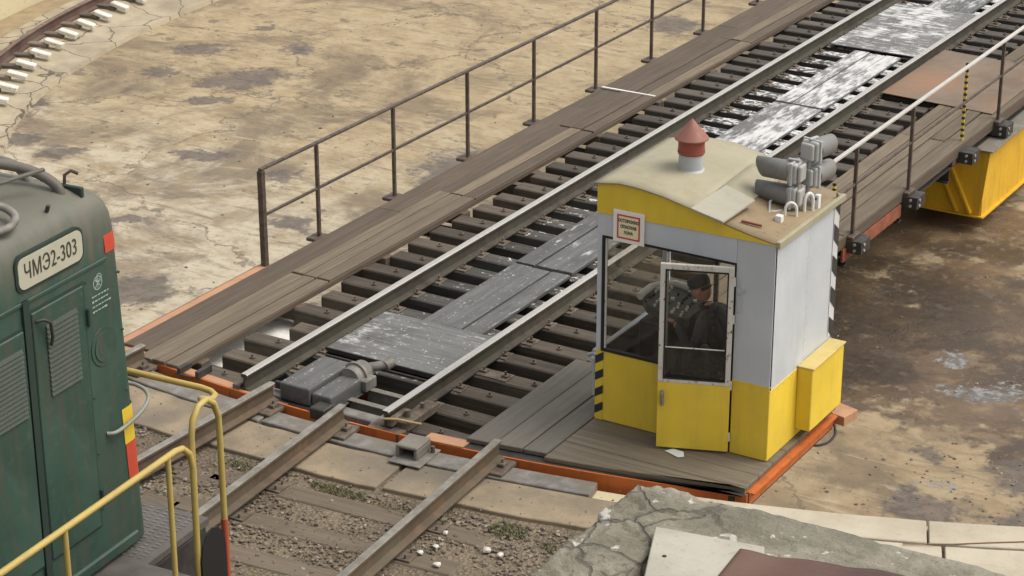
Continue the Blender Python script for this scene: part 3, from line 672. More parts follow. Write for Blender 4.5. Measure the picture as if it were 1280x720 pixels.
# right orange beam under the cabin platform
b = MB(); b.box(4.985, 4.995, .58, 2.55, -.285, -.165); b.box(4.95, 5.03, .60, 2.55, -.185, -.172); b.build('platform_beam', M['steel_orange'], BR)
b = MB(); b.prism([(4.92, 2.42), (5.10, 2.38), (5.14, 2.60), (4.92, 2.66)], -.26, -.165); b.build('beam_end', M['orange_pale'], BR, .004)
b = MB(); b.tube(smooth([(5.02, 2.34, -.24), (5.06, 2.28, -.30), (5.05, 2.16, -.335), (5.01, 2.02, -.32), (4.98, 1.92, -.28)]), .012, 8); b.build('cable', M['black_rubber'], BR)
b = MB(); b.box(3.1, 4.9, .7, 2.6, -.42, -.37)
for x in (3.3, 4.1, 4.85): b.box(x-.04, x+.04, .5, 2.6, -.37, -.20)
b.build('platform_frame', M['steel_dark'], BR)
# hollow at the bridge end, between the rails
b = MB(); b.box(.62, 1.5, 1.06, 1.08, -.80, -.30); b.build('cross_plate', M['red_primer'], BR)
b = MB(); b.box(.14, 1.46, 1.125, 1.155, -.27, -.175); b.box(.14, 1.46, 1.10, 1.155, -.19, -.175)
for x in (.5, .85, 1.2): b.cyl((x, 1.125, -.24), (x, 1.10, -.24), .028, None, 8)
b.build('header_plate', M['steel_dark'], BR)
for yy, z in ((.42, -.19), (.72, -.20)):
    b = MB(); b.box(.93, 1.47, yy-.035, yy+.035, z-.01, z); b.box(.93, 1.47, yy-.004, yy+.004, z-.18, z-.01); b.build('tie_bar', M['steel_grey'], BR)
b = MB(); b.box(.15, 1.5, .12, .26, -.45, -.19); b.build('end_sill', M['steel_grey'], BR, .01)
b = MB(); b.box(1.41, 1.46, .05, 1.1, -.36, -.17); b.build('guide_bar', M['steel_grey'], BR, .006)
b = MB(); b.box(1.42, 1.78, -.02, .18, -.30, -.165); b.box(1.66, 1.80, .1, .62, -.19, -.10); b.box(1.62, 1.68, .02, .3, -.14, -.06)
b.cyl((1.72, .22, -.12), (1.72, .22, -.03), .03, None, 6); b.cyl((1.73, .45, -.12), (1.73, .45, -.05), .025, None, 6)
b.build('end_chair', M['plate'], BR, .01)
b = MB(); b.tube([(1.60, .0, -.06), (1.72, .05, -.055), (1.82, .12, -.09), (1.86, .22, -.14)], .012, 6); b.build('wire', plain('tan_cable', (.35, .26, .12), .7), BR)
b = MB(); b.box(-.16, .12, -.02, .1, -.27, -.185); b.box(-.13, -.05, .0, .30, -.19, -.12); b.build('end_chair', M['plate'], BR, .008)
# small angle pieces at the left of the left rail end
b = MB(); b.box(-.78, -.74, -.02, .16, -.17, -.10); b.box(-.80, -.58, -.03, .0, -.17, -.155); b.box(-.56, -.52, -.02, .2, -.17, -.09); b.build('angle_iron', M['steel_dark'], BR, .004)
b = MB(); b.box(-1.35, -.18, .75, 2.3, -.47, -.415); b.build('white_plate', concrete('white_painted_plate', (.78, .77, .73), (.62, .61, .57), 9, .3, 0, (.3, .28, .24), .5), BR)
# locking gear
lk = MB(); lk.box(.36, .70, .09, .80, -.20, -.02); lk.box(.705, .93, .12, .62, -.22, -.065)
o = lk.build('locking_gear', M['paint_low'], BR, .018, seg=2)
b = MB(); b.box(.34, .95, .06, .84, -.235, -.205); b.box(.80, .96, -.05, .12, -.24, -.12); b.build('gear_base', M['steel_dark'], BR, .01)
b = MB(); b.cyl((.80, .60, -.10), (.80, .84, -.10), .115, None, 20); b.cyl((.80, .70, -.10), (.80, .73, -.10), .14, None, 20); b.cyl((.83, .84, -.06), (1.0, .98, -.04), .045, None, 12); b.cyl((.98, .94, -.05), (1.0, 1.03, -.03), .055, None, 12); b.box(.88, .98, .62, .80, -.2, -.09)
b.build('gear_collar', M['steel_grey'], BR, .006)
b = MB(); b.box(.22, .33, .2, .24, -.16, -.09); b.build('clamp', M['steel_dark'], BR, .006)
b = MB(); b.tube([(.1, .42, -.18), (.2, .42, -.10), (.3, .42, -.17)], .02, 8); b.build('clamp', M['steel_dark'], BR, .006)
# cover plates and planks between the rails
def board(name, mat, x0, x1, y0, y1, ztop, th=.04, bev=.005, rz=0, tilt=0):
    b = MB(); b.box(x0, x1, y0, y1, ztop-th, ztop); return b.build(name, mat, BR, bev)
b = MB(); b.box(.13, 1.49, 1.17, 2.22, -.145, -.13); pl = b.build('cover_plate', M['coverplate'], BR, .003)
b = MB(); b.box(.13, 1.50, 1.16, 1.178, -.20, -.128); b.build('plate_edge', M['steel_dark'], BR)
rb = random.Random(4)
ys = [2.24, 4.1, 6.2, 8.5, 10.7, 13.4]
for i in range(len(ys)-1):
    mt = ['paint_low', 'paint_low', 'paint_mid', 'paint_high', 'paint_high'][i]
    lanes = [(.55, .775), (.785, 1.01), (1.02, 1.235)]
    for j, (x0, x1) in enumerate(lanes):
        mm = mt
        if i == 3 and j == 0: mm = 'paint_mid'
        if i == 2 and j == 0: mm = 'paint_low'
        dx = rb.uniform(-.012, .012); board('centre_plank', M[mm], x0+dx, x1+dx, ys[i]+.01+rb.uniform(0, .03), ys[i+1]-.005-rb.uniform(0, .05), -.152+rb.uniform(-.004, .004))
b = MB(); b.box(.14, 1.50, 13.42, 15.9, -.14, -.125); b.build('cover_plate', M['coverplate_far'], BR, .003)
for j, (x0, x1) in enumerate(((.55, .8), (.81, 1.03), (1.04, 1.25))): board('centre_plank', M['paint_mid'], x0, x1, 15.95, YE-.3, -.152)
# left walkway
rb = random.Random(8)
def lane(x0, x1, y0, step, mat, z, ye=YE-.1):
    y = y0
    while y < ye-.3:
        L = step+rb.uniform(-.25, .25); y1 = min(y+L, ye)
        o = board('walkway_plank', M[mat], x0, x1, y, y1-.008, z+rb.uniform(-.006, .004), .045, .006)
        y = y1
lane(-1.655, -1.335, .24, 4.6, 'plank_dark', -.142)
y = .07
seams = [.07, 2.58, 5.5, 8.3, 10.0, 12.9, 16, 19, 22.5, 26, 29.6]
for i in range(len(seams)-1):
    for j, (x0, x1) in enumerate(((-1.322, -1.172), (-1.158, -1.008), (-.992, -.835))):
        y0 = seams[i]+(0 if i else .0)+rb.uniform(0, .015)
        board('walkway_plank', M['plank' if i < 2 else ('plank' if rb.random() < .5 else 'plank_dark')], x0, x1, y0 if i else .07+.0*j, seams[i+1]-.004-rb.uniform(0, .02), -.130+rb.uniform(-.005, .004)+(.006 if i % 2 else 0), .045, .006)
b = MB(); b.box(-.832, -.815, .1, YE-.2, -.20, -.148); b.build('walkway_trim', M['plank_dark'], BR)
b = MB(); b.box(-1.63, -.84, 9.955, 9.99, -.132, -.118); b.build('joint_strip', M['white'], BR)
# walkway bearers carrying the planks
for i in range(19):
    b = MB(); yy = .4+1.6*i; b.box(-1.70, -.76, yy-.07, yy+.07, -.345, -.19); b.build('walkway_bearer', M['plank_dark'], BR, .008)
    if yy > 3.5: b = MB(); b.box(2.36, 3.30, yy-.07, yy+.07, -.345, -.19); b.build('walkway_bearer', M['plank_dark'], BR, .008)
# right walkway
for j, (x0, x1) in enumerate(((2.48, 2.665), (2.682, 2.866), (2.884, 3.066), (3.084, 3.29))):
    y = 2.2
    while y < YE-1:
        L = rb.uniform(3.2, 4.6); board('walkway_plank', M['plank'], x0, x1, y, min(y+L, YE)-.01, -.128+rb.uniform(-.006, .005), .045, .006); y += L
b = MB(); b.box(3.30, 3.325, 6.5, 8.2, -.42, -.275); b.build('side_beam', rusty('side_beam_red_brown', (.30, .085, .035), (.17, .06, .035), None, 6), BR)
b = MB(); b.box(3.295, 3.315, 2.8, YE-.1, -.255, -.13); b.build('walkway_trim', M['plank_dark'], BR)
# brown sheet across the right side
b = MB(); b.prism([(1.66, 11.62), (3.22, 11.5), (3.22, 13.75), (1.66, 13.9)], -.122, -.112); b.build('cover_sheet', M['rust_plate'], BR, .002)
# planks left of the cabin and the platform under it
for j, (x0, x1, y1) in enumerate(((2.39, 2.66, 2.16), (2.67, 2.93, 2.3), (2.94, 3.165, 2.3))):
    ya = arcy((x0+x1)/2, 14.93)
    b = MB(); b.prism([(x0, arcy(x0, 14.93)), (x1, arcy(x1, 14.93)), (x1, y1), (x0, y1)], -.16, -.115+(.004 if j == 1 else 0)); b.build('platform_plank', M['plank_grey'], BR, .006)
def xs_strip(name, mat, x0, x1, r, ya, yb, z0, z1):
    n_ = 14; pts = [(x0+(x1-x0)*i/n_, max(ya, arcy(x0+(x1-x0)*i/n_, r))) for i in range(n_+1)]+[(x1, yb), (x0, yb)]
    b = MB(); b.prism(pts, z0, z1); return b.build(name, mat, BR, .006)
xs_strip('platform_plank', M['plank_x'], 3.175, 4.96, 15.0, -1, .56, -.165, -.118)
xs_strip('platform_plank', M['plank_x'], 3.175, 4.96, 15.0, .565, .83, -.165, -.115)
xs_strip('platform_plank', M['plank_x'], 3.175, 4.96, 15.0, .835, 1.12, -.165, -.117)
for y0 in (1.125, 1.4, 1.68, 1.96, 2.24): board('platform_plank', M['plank_x'], 3.175, 4.96, y0, y0+.27, -.118, .045)
xs_strip('platform_edge', M['steel_dark'], 2.4, 4.97, 15.03, -1, .5, -.172, -.166)
# yellow box beam on the right
G = MB(); x0, x1, y0, y1, zt, zb = 2.45, 3.47, 10.82, 19.2, -.375, -1.26
G.box(x0, x1-.06, y0+.02, y1, zb, zt-.002); G.build('box_beam', M['girder_yellow'], BR)
b = MB(); b.add([(x0, y0, zt), (x1, y0, zt), (x1-.08, y0, zb), (x0, y0, zb), (x0, y0+.02, zt), (x1, y0+.02, zt), (x1-.08, y0+.02, zb), (x0, y0+.02, zb)], [(0, 1, 2, 3), (4, 7, 6, 5), (0, 4, 5, 1), (1, 5, 6, 2), (2, 6, 7, 3), (3, 7, 4, 0)])
b.build('beam_face', M['girder_yellow'], BR)
b = MB()
def rib(a, c, wd=.05, pr=.06):
    a = Vector(a); c = Vector(c); d = (c-a).normalized(); nrm = Vector((-d.z, 0, d.x))
    b.add([a-nrm*wd/2, a+nrm*wd/2, c+nrm*wd/2, c-nrm*wd/2]+[v-Vector((0, pr, 0)) for v in (a-nrm*wd/2, a+nrm*wd/2, c+nrm*wd/2, c-nrm*wd/2)], [(0, 1, 2, 3), (7, 6, 5, 4), (0, 4, 5, 1), (1, 5, 6, 2), (2, 6, 7, 3), (3, 7, 4, 0)])
rib((2.85, y0, zt-.02), (3.28, y0, zb+.03), .03); rib((2.68, y0, zt-.02), (3.11, y0, zb+.03), .03)
b.build('stiffener', M['girder_yellow'], BR)
b = MB(); b.box(x0, x1+.05, y0-.07, y1, zt, zt+.02); b.build('top_flange', M['steel_grey'], BR, .003)
b = MB(); b.box(x0, x1-.02, y0-.03, y1, zb-.02, zb); b.build('bottom_flange', M['girder_yellow'], BR)

# ------------------------------------------------------------------ handrails
def handrail(label, x, ys, ztop, zmid, y_start, y_end, side, ends=True, topm='railing', endpost=None, zbase=-.19):
    h = thing('handrail', label, 'railing', (x, ys[0], zbase))
    for i, yy in enumerate(ys):
        b = MB(); wv = .019 if not (endpost and i == 0) else .032
        b.box(x-wv, x+wv, yy-wv, yy+wv, zbase, ztop-.01); b.build('post', M['railing'], h, .003)
        if not (endpost and i == 0):
            b = MB(); b.box(x-.05-.04*side*-1 if side > 0 else x-.10, x+.06, yy-.12, yy+.10, zbase+.01, zbase+.05); b.build('post_foot', M['railing'], h, .008)
    b = MB(); b.box(x-.022, x+.022, y_start, y_end, ztop-.008, ztop+.022); b.build('top_rail', M[topm], h, .004)
    b = MB(); b.box(x-.014, x+.014, y_start+.02, y_end, zmid-.014, zmid+.014); b.build('middle_rail', M['railing'], h, .002)
    return h
handrail('long brown railing with thin posts along the left walkway of the bridge', -1.70, [2.62, 3.62, 5.12, 6.72, 8.30, 9.92, 11.5, 13.1, 14.94, 16.6, 18.2, 19.8, 21.4, 23, 24.6, 26.2, 27.8, 29.4], .935, .42, 2.60, 29.4, -1, endpost=True)
hr = handrail('railing with a bright worn top bar along the right walkway behind the cabin', 3.33, [6.72, 8.37, 11.42, 13.1, 14.7, 16.3, 17.9, 19.5], .885, .44, 5.2, 29.4, 1, topm='railing_top')
for yy in (8.37, 10.2, 11.42, 6.72):
    b = MB(); b.box(3.20, 3.50, yy-.13, yy+.13, -.33, -.18); b.cyl((3.50, yy-.06, -.22), (3.512, yy-.06, -.22), .018, None, 8, 1); b.cyl((3.50, yy-.06, -.29), (3.512, yy-.06, -.29), .018, None, 8, 1)
    b.cyl((3.42, yy-.13, -.22), (3.42, yy-.145, -.22), .018, None, 8, 1); b.cyl((3.42, yy-.13, -.29), (3.42, yy-.145, -.29), .018, None, 8, 1)
    b.build('post_bracket', [M['steel_dark'], M['lamp_grey']], hr, .02, seg=2)
def striped_post(x, y, z1, label):
    t = thing('marker_post', label, 'post', (x, y, -.13))
    nseg = 13; dz = (z1+.13)/nseg
    b = MB()
    b.box(x-.016, x+.016, y-.012, y+.012, -.13, z1)
    for i in range(nseg): b.box(x-.018, x+.018, y-.0135, y+.0135, -.13+dz*i+dz*.55, -.13+dz*(i+1), 1)
    b.build('bar', [M['yellow'], M['stripe_black']], t)
striped_post(3.24, 10.36, .86, 'thin black and yellow striped post standing under the bright handrail beside the brown sheet')
striped_post(3.26, 6.30, .56, 'short black and yellow striped post just behind the right rear corner of the cabin')

# lock socket lying on the coping
t = thing('lock_socket', 'rusty hollow steel block on a base plate in front of the right bridge rail', 'steel block', (2.08, -.16, -.205))
q = Matrix.Translation((2.07, -.15, 0)) @ Matrix.Rotation(R(4), 4, 'Z')
b = MB(); b.box(-.14, .18, -.30, .10, -.205, -.19, 0, q); b.build('base_plate', M['steel_grey'], t, .004)
b = MB(); b.box(-.12, .10, -.20, .06, -.10, -.07, 0, q); b.box(-.12, -.085, -.20, .06, -.19, -.10, 0, q); b.box(.065, .10, -.20, .06, -.19, -.10, 0, q); b.box(-.085, .065, .0, .06, -.19, -.10, 0, q); b.build('socket', M['steel_grey'], t, .008)
b = MB(); b.cyl(q @ Vector((.14, .02, -.19)), q @ Vector((.14, .02, -.13)), .02, None, 8); b.build('bolt', M['plate'], t)
# ------------------------------------------------------------------ cabin
CAB = thing('control_cabin', 'yellow and pale grey control cabin with a curved beige roof, its door ajar', 'cabin', (4.05, 1.75, -.115))
X0, X1, Y0, Y1 = 3.185, 4.905, 1.10, 2.46; ZB = -.112; ZY = .595
TH = .035
# front profile of the roof line
fp = [(3.185, 2.17), (3.40, 2.205), (3.60, 2.20), (3.85, 2.165), (4.10, 2.11), (4.35, 2.05), (4.62, 1.99), (4.905, 1.94)]
bp = [(3.185, 2.17), (3.40, 2.215), (3.60, 2.24), (3.85, 2.235), (4.10, 2.185), (4.35, 2.09), (4.62, 2.0), (4.905, 1.95)]
def prof_at(pr, x):
    for (a, za), (c, zc) in zip(pr, pr[1:]):
        if x <= c: return za+(zc-za)*(x-a)/(c-a)
    return pr[-1][1]
def roofz(x, y):
    k = min(1, max(0, (y-Y0)/(Y1-Y0))); k = math.sin(k*math.pi/2); return prof_at(fp, x)*(1-k)+prof_at(bp, x)*k
# front wall pieces (opening for window 3.24-3.88 x .58-1.69, door 3.88-4.54 x floor-1.69)
def wall(name, mat, x0, x1, y0, y1, z0, z1, bev=.004): b = MB(); b.box(x0, x1, y0, y1, z0, z1); return b.build(name, mat, CAB, bev)
wall('lower_panel', M['yellow'], X0, 3.885, Y0, Y0+TH, ZB, .575)
wall('lower_panel', M['yellow'], 4.545, X1, Y0, Y0+TH, ZB, ZY)
wall('upper_panel', M['cabin_grey'], 4.545, X1, Y0, Y0+TH, ZY+.001, 1.94)
wall('upper_panel', M['cabin_grey'], X0, 4.544, Y0, Y0+TH, 1.69, 1.93)
wall('upper_panel', M['cabin_grey'], X0, 3.235, Y0, Y0+TH, .576, 1.689)
b = MB(); pts = [(X0-.004, 1.90)]+[(X1+.004, 1.925)]+[(x, z) for x, z in reversed(fp)]
pts2 = [Vector((x, Y0-.008, z)) for x, z in pts]; n_ = len(pts2)
b.add(pts2+[v+Vector((0, .02, 0)) for v in pts2], [tuple(range(n_)), tuple(range(2*n_-1, n_-1, -1))]+[(i, n_+i, n_+(i+1) % n_, (i+1) % n_) for i in range(n_)])
b.build('fascia', M['yellow'], CAB)
# hazard stripes on the left edge of the front
b = MB(); b.box(X0-.002, 3.265, Y0-.004, Y0-.001, ZB, .50); b.build('stripe_ground', M['yellow'], CAB)
b = MB()
for i in range(4):
    z = -.06+.165*i; b.add([(X0-.003, Y0-.0065, z), (3.267, Y0-.0065, z+.055), (3.267, Y0-.0065, z+.135), (X0-.003, Y0-.0065, z+.08)], [(0, 1, 2, 3)])
b.build('hazard_stripe', M['stripe_black'], CAB)
# right wall
wall('lower_panel', M['yellow'], X1-TH, X1+.003, Y0+.001, Y1, ZB, .56)
wall('upper_panel', M['cabin_grey'], X1-TH, X1, Y0+.002, 1.80, .561, 1.935)
wall('upper_panel', M['cabin_grey'], X1-TH, X1-.004, 1.805, Y1, .561, 1.94)
# notched black marks on rear right edge
wall('stripe_ground', M['stripe_white'], X1-.002, X1+.002, 2.335, Y1-.01, .62, 1.9, 0)
b = MB()
for i in range(5):
    z = .56+.30*i; b.add([(X1+.005, 2.34, z+.11), (X1+.005, 2.456, z), (X1+.005, 2.456, z+.17), (X1+.005, 2.34, z+.26)], [(0, 1, 2, 3)])
b.build('hazard_stripe', M['stripe_black'], CAB)
# left wall: glazed
wall('lower_panel', M['yellow'], X0, X0+TH, Y0+.036, Y1-.036, ZB, .575)
wall('window_head', M['cabin_grey'], X0, X0+TH, Y0+.036, Y1-.036, 1.69, 2.16)
wall('corner_post', M['cabin_grey'], X0, X0+.05, Y1-.09, Y1-.036, .576, 1.689)
# back wall: glazed
wall('lower_panel', M['yellow'], X0, X1-.036, Y1-.035, Y1, ZB, .575)
wall('window_head', M['cabin_grey'], X0, X1-.036, Y1-.035, Y1, 1.69, 1.94)
for x in (X0, 3.70, 4.20, X1-.10): wall('window_post', M['cabin_grey'] if x in (X0,) else M['railing'], x, x+.045, Y1-.035, Y1, .576, 1.689)
def pane(name, pts):
    b = MB(); b.add(pts, [(0, 1, 2, 3)]); return b.build(name, M['glass'], CAB)
pane('window_pane', [(X0+.018, Y0+.05, .58), (X0+.018, Y1-.09, .58), (X0+.018, Y1-.09, 1.68), (X0+.018, Y0+.05, 1.68)])
pane('window_pane', [(X0+.05, Y1-.018, .58), (X1-.1, Y1-.018, .58), (X1-.1, Y1-.018, 1.68), (X0+.05, Y1-.018, 1.68)])
# front window in its black rubber seal
wf = MB()
wf.box(3.236, 3.262, Y0-.006, Y0+.03, .576, 1.688); wf.box(3.262, 3.884, Y0-.006, Y0+.03, .576, .604); wf.box(3.262, 4.543, Y0-.006, Y0+.03, 1.672, 1.688)
wf.box(4.531, 4.543, Y0-.006, Y0+.03, .60, 1.672)
o = wf.build('window_seal', M['black_rubber'], CAB)
b = MB(); b.box(3.264, 3.282, Y0+.002, Y0+.02, .606, 1.67); b.build('window_frame', M['door_white'], CAB, .002)
b = MB(); b.box(3.872, 3.888, Y0+.0, Y0+.03, ZB, 1.67); b.build('door_post', M['door_white'], CAB, .002)
pane('window_pane', [(3.28, Y0+.012, .605), (3.872, Y0+.012, .605), (3.872, Y0+.012, 1.671), (3.28, Y0+.012, 1.671)])
# floor, ceiling
wall('floor', M['plank_grey'], X0+.04, X1-.04, Y0+.04, Y1-.04, ZB-.0, ZB+.02, 0)
wall('ceiling', M['door_white'], X0+.04, X1-.04, Y0+.04, Y1-.04, 1.905, 1.915, 0)
# inner lining (dark)
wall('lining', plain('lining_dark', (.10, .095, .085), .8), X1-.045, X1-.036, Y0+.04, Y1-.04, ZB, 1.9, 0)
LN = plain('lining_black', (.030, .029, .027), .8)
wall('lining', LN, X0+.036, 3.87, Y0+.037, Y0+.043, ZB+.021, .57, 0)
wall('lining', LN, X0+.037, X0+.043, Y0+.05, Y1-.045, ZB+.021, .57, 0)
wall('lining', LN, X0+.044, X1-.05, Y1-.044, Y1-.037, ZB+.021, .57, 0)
b = MB(); b.box(X0-.002, X0+.048, Y0+.036, Y1-.036, .576, .590); b.build('window_sill', M['cabin_grey'], CAB)
b = MB(); b.box(X0+.05, X1-.04, Y1-.048, Y1+.002, .576, .590); b.build('window_sill', M['railing'], CAB)
# roof sheet
def sheet(name, mat, xs, y0, y1, off, th=.012, over=0):
    ny = 10; vs = []; 
    for j in range(ny+1):
        for x in xs: y = y0+(y1-y0)*j/ny; vs.append((x, y, roofz(x, y)+off))
    k = len(xs); fs = [(j*k+i, j*k+i+1, (j+1)*k+i+1, (j+1)*k+i) for j in range(ny) for i in range(k-1)]
    b = MB(); b.add(vs, fs, 0, True); o = b.build(name, mat, CAB); mo = o.modifiers.new('s', 'SOLIDIFY'); mo.thickness = th; mo.offset = 1; return o
lin = lambda a, c, n_: [a+(c-a)*i/n_ for i in range(n_+1)]
RF = sheet('roof', M['roof_beige'], lin(X0-.03, 4.16, 12), Y0-.035, Y1+.03, .004)
sheet('roof_overlap', M['roof_beige'], lin(4.14, 4.42, 4), Y0-.03, Y1-.25, .022)
sheet('roof_edge_sheet', M['roof_rust'], lin(4.13, X1+.035, 8), Y0-.01, Y1+.03, .002)
b = MB(); b.box(X1+.0, X1+.04, Y0-.01, Y1+.03, 1.905, 1.962); b.build('gutter_lip', M['roof_beige'], CAB, .004)
def rivets(name, pts, mat, d, rr_=.008):
    b = MB()
    for p_ in pts: b.cyl(Vector(p_)-Vector(d)*.003, Vector(p_)+Vector(d)*.004, rr_, rr_*.6, 8)
    return tag(b.build(name, mat, CAB), kind='stuff')
rivets('rivets', [(4.56, Y0, .66+.16*i) for i in range(8)]+[(4.885, Y0, .66+.16*i) for i in range(8)]+[(4.56, Y0, -.02+.18*i) for i in range(4)]+[(4.885, Y0, -.02+.18*i) for i in range(4)]+[(3.30+.15*i, Y0, .555) for i in range(4)]+[(3.75+.14*i, Y0, 1.72) for i in range(6)], M['cabin_grey'], (0, -1, 0), .006)
rivets('rivets', [(X1, 1.775, .62+.16*i) for i in range(8)]+[(X1-.004, 1.83, .62+.16*i) for i in range(8)]+[(X1, 1.13, .62+.16*i) for i in range(8)]+[(X1+.003, 1.13+.13*i, .53) for i in range(4)]+[(X1, 1.2+.15*i, 1.89) for i in range(8)], M['cabin_grey'], (1, 0, 0), .006)
b = MB(); b.box(4.546, X1+.002, Y0-.003, Y0, ZY-.006, ZY+.006); b.box(X1+.0, X1+.006, Y0, 2.33, .553, .565); b.build('seam_bead', M['yellow'], CAB)
# loose folded flashing on the roof
q = Matrix.Translation((4.30, 1.16, 2.105)) @ Matrix.Rotation(R(12), 4, 'Y') 
b = MB(); b.add([(4.12, 1.04, 2.135), (4.43, 1.04, 2.07), (4.50, 1.52, 2.13), (4.20, 1.56, 2.20), (4.12, 1.04, 2.115), (4.43, 1.04, 2.05), (4.50, 1.52, 2.11), (4.20, 1.56, 2.18)], [(0, 1, 2, 3), (7, 6, 5, 4), (0, 4, 5, 1), (1, 5, 6, 2), (2, 6, 7, 3), (3, 7, 4, 0)])
b.build('flashing', M['vent_grey'] if False else painted('pale_flashing', (.38, .36, .285), (.26, .235, .18), .5, None, .5), CAB, .002)
# stove-pipe ventilator
vx, vy = 3.775, 1.72
b = MB(); b.cyl((vx, vy, 2.12), (vx, vy, 2.375), .110, None, 32); b.cyl((vx, vy, 2.20), (vx, vy, 2.232), .140, .112, 32); b.build('ventilator_pipe', M['vent_grey'], CAB)
b = MB(); b.cyl((vx, vy, 2.37), (vx, vy, 2.53), .118, None, 32); b.cyl((vx, vy, 2.38), (vx, vy, 2.398), .123, None, 32, 0); b.build('ventilator_collar', M['vent_red'], CAB)
b = MB(); b.cyl((vx, vy, 2.515), (vx, vy, 2.685), .152, .006, 40); b.cyl((vx, vy, 2.505), (vx, vy, 2.515), .152, None, 40); b.build('ventilator_cap', M['vent_cap'], CAB)
# door, hinged at right, standing a little open
DO = bpy.data.objects.new('door', None); COL.objects.link(DO); DO.parent = CAB; DO.location = Vector((4.535, Y0-.012, ZB))-world_loc(CAB); DO.rotation_euler = (0, 0, R(21))
def dpart(name, mat, bx, parent=DO, bev=.003):
    b = MB(); [b.box(*q_) for q_ in bx]; return b.build(name, mat, parent, bev, local=True)
W_ = .635; H_ = 1.775
dpart('door_panel', M['yellow'], [(-W_, 0, -.03, 0, .02, .655)])
dpart('door_frame', M['door_white'], [(-W_, -W_+.045, -.032, .002, .656, H_), (-.045, 0, -.032, .002, .656, H_), (-W_+.045, -.045, -.032, .002, H_-.05, H_), (-W_+.045, -.045, -.032, .002, .656, .69), (-W_+.045, -.045, -.024, -.010, .985, .995)])
dpart('door_seal', M['black_rubber'], [(-W_+.045, -W_+.057, -.034, -.0, .69, H_-.05), (-.057, -.045, -.034, -.0, .69, H_-.05), (-W_+.057, -.057, -.034, 0, H_-.064, H_-.05), (-W_+.057, -.057, -.034, 0, .69, .702)], bev=0)
b = MB(); b.add([(-W_+.05, -.016, .70), (-.05, -.016, .70), (-.05, -.016, H_-.06), (-W_+.05, -.016, H_-.06)], [(0, 1, 2, 3)]); b.build('door_pane', M['glass'], DO, local=True)
dpart('lower_screen', plain('dark_screen', (.025, .025, .028), .5), [(-W_+.058, -.058, .004, .010, .70, .985)], bev=0)
b = MB(); b.box(-W_+.03, -W_+.06, -.05, -.03, .44, .58); b.cyl((-W_+.045, -.05, .56), (-W_+.045, -.09, .56), .012, None, 8); b.tube([(-W_+.045, -.085, .565), (-W_+.047, -.088, .50), (-W_+.05, -.085, .45)], .011, 8); b.build('handle', M['steel_grey'], DO, .002, local=True)
for z in (.12, .62, 1.25, 1.6):
    b = MB(); b.cyl((.004, -.016, z), (.004, -.016, z+.08), .012, None, 8); b.build('hinge', M['door_white'], DO, local=True)
# box on the right side
b = MB(); b.box(X1+.004, 5.055, 1.68, 2.38, -.03, .575); b.build('side_box', M['yellow'], CAB, .006)
b = MB(); b.box(X1+.003, 5.07, 1.67, 2.39, .576, .592); b.build('side_box_lid', painted('box_lid_dull_yellow', (.56, .44, .16), (.38, .28, .12), .6, None, .6), CAB, .003)
# small details on front: latch/lamp beside the door
b = MB(); b.cyl((4.60, Y0, 1.47), (4.60, Y0-.03, 1.47), .035, None, 12); b.box(4.565, 4.61, Y0-.02, Y0, 1.25, 1.4); b.build('door_catch', M['vent_grey'], CAB, .003)
b = MB(); b.box(3.09, 3.18, 1.20, 1.42, .05, .52); b.build('wing_vent', M['vent_grey'], CAB, .01)
b = MB(); b.box(3.12, 3.175, 1.12, 1.2, .42, .47); b.tube([(3.0, 1.3, .40), (3.10, 1.22, .47), (3.18, 1.15, .5)], .02, 8); b.build('bracket', M['vent_grey'], CAB, .004)
# console
CON = thing('control_desk', 'grey control desk with rows of switches behind the cabin window', 'control desk', (3.55, 1.75, ZB))
b = MB(); b.box(3.40, 3.70, 1.52, 1.92, ZB+.02, .76); b.build('pedestal', plain('desk_dark', (.035, .035, .035), .6), CON, .01)
def desk(x, y):  # sloping top: rises away from the driver (towards -X)
    return .93-(x-3.36)*.16+(y-1.75)*.10
pts = [(3.36, 1.66), (3.44, 1.58), (3.60, 1.55), (3.78, 1.56), (3.86, 1.62), (3.86, 1.94), (3.78, 2.02), (3.48, 2.02), (3.36, 1.84)]
vs = [Vector((x, y, desk(x, y))) for x, y in pts]; n_ = len(vs); b = MB()
b.add(vs+[v-Vector((0, 0, .09)) for v in vs], [tuple(range(n_)), tuple(range(2*n_-1, n_-1, -1))]+[(i, n_+i, n_+(i+1) % n_, (i+1) % n_) for i in range(n_)])
b.build('desk_top', plain('desk_green_grey', (.065, .075, .062), .55), CON, .006)
b = MB(); b.tube([Vector((x, y, desk(x, y)+.02)) for x, y in [(3.35, 1.62), (3.345, 1.72), (3.355, 1.84), (3.42, 1.95), (3.50, 2.03), (3.64, 2.05), (3.82, 2.05)]], .034, 8); b.build('desk_rim', M['white'], CON)
rk = random.Random(3); b = MB()
for i in range(5):
    for j in range(8):
        x = 3.42+.09*i+rk.uniform(-.01, .01); y = 1.60+.050*j+rk.uniform(-.01, .01); z = desk(x, y)
        if rk.random() < .85: b.cyl((x, y, z), (x, y, z+.022), .012 if rk.random() < .7 else .018, None, 10, rk.choice((0, 0, 1)))
b.build('switches', [M['white'], M['black_rubber']], CON)
# chair
SE = thing('operator_seat', 'dark seat the operator sits on inside the cabin', 'seat', (4.25, 1.75, ZB))
b = MB(); b.cyl((4.25, 1.75, ZB+.02), (4.25, 1.75, .22), .04); b.cyl((4.25, 1.75, ZB+.02), (4.25, 1.75, ZB+.05), .2); b.build('pedestal', M['steel_dark'], SE)
b = MB(); b.box(4.03, 4.47, 1.53, 1.97, .22, .30); b.build('cushion', plain('seat_dark', (.03, .03, .035), .7), SE, .03, seg=3)
b = MB(); b.box(4.45, 4.51, 1.55, 1.95, .36, .78); b.build('backrest', plain('seat_dark_b', (.035, .03, .03), .7), SE, .02, seg=3)
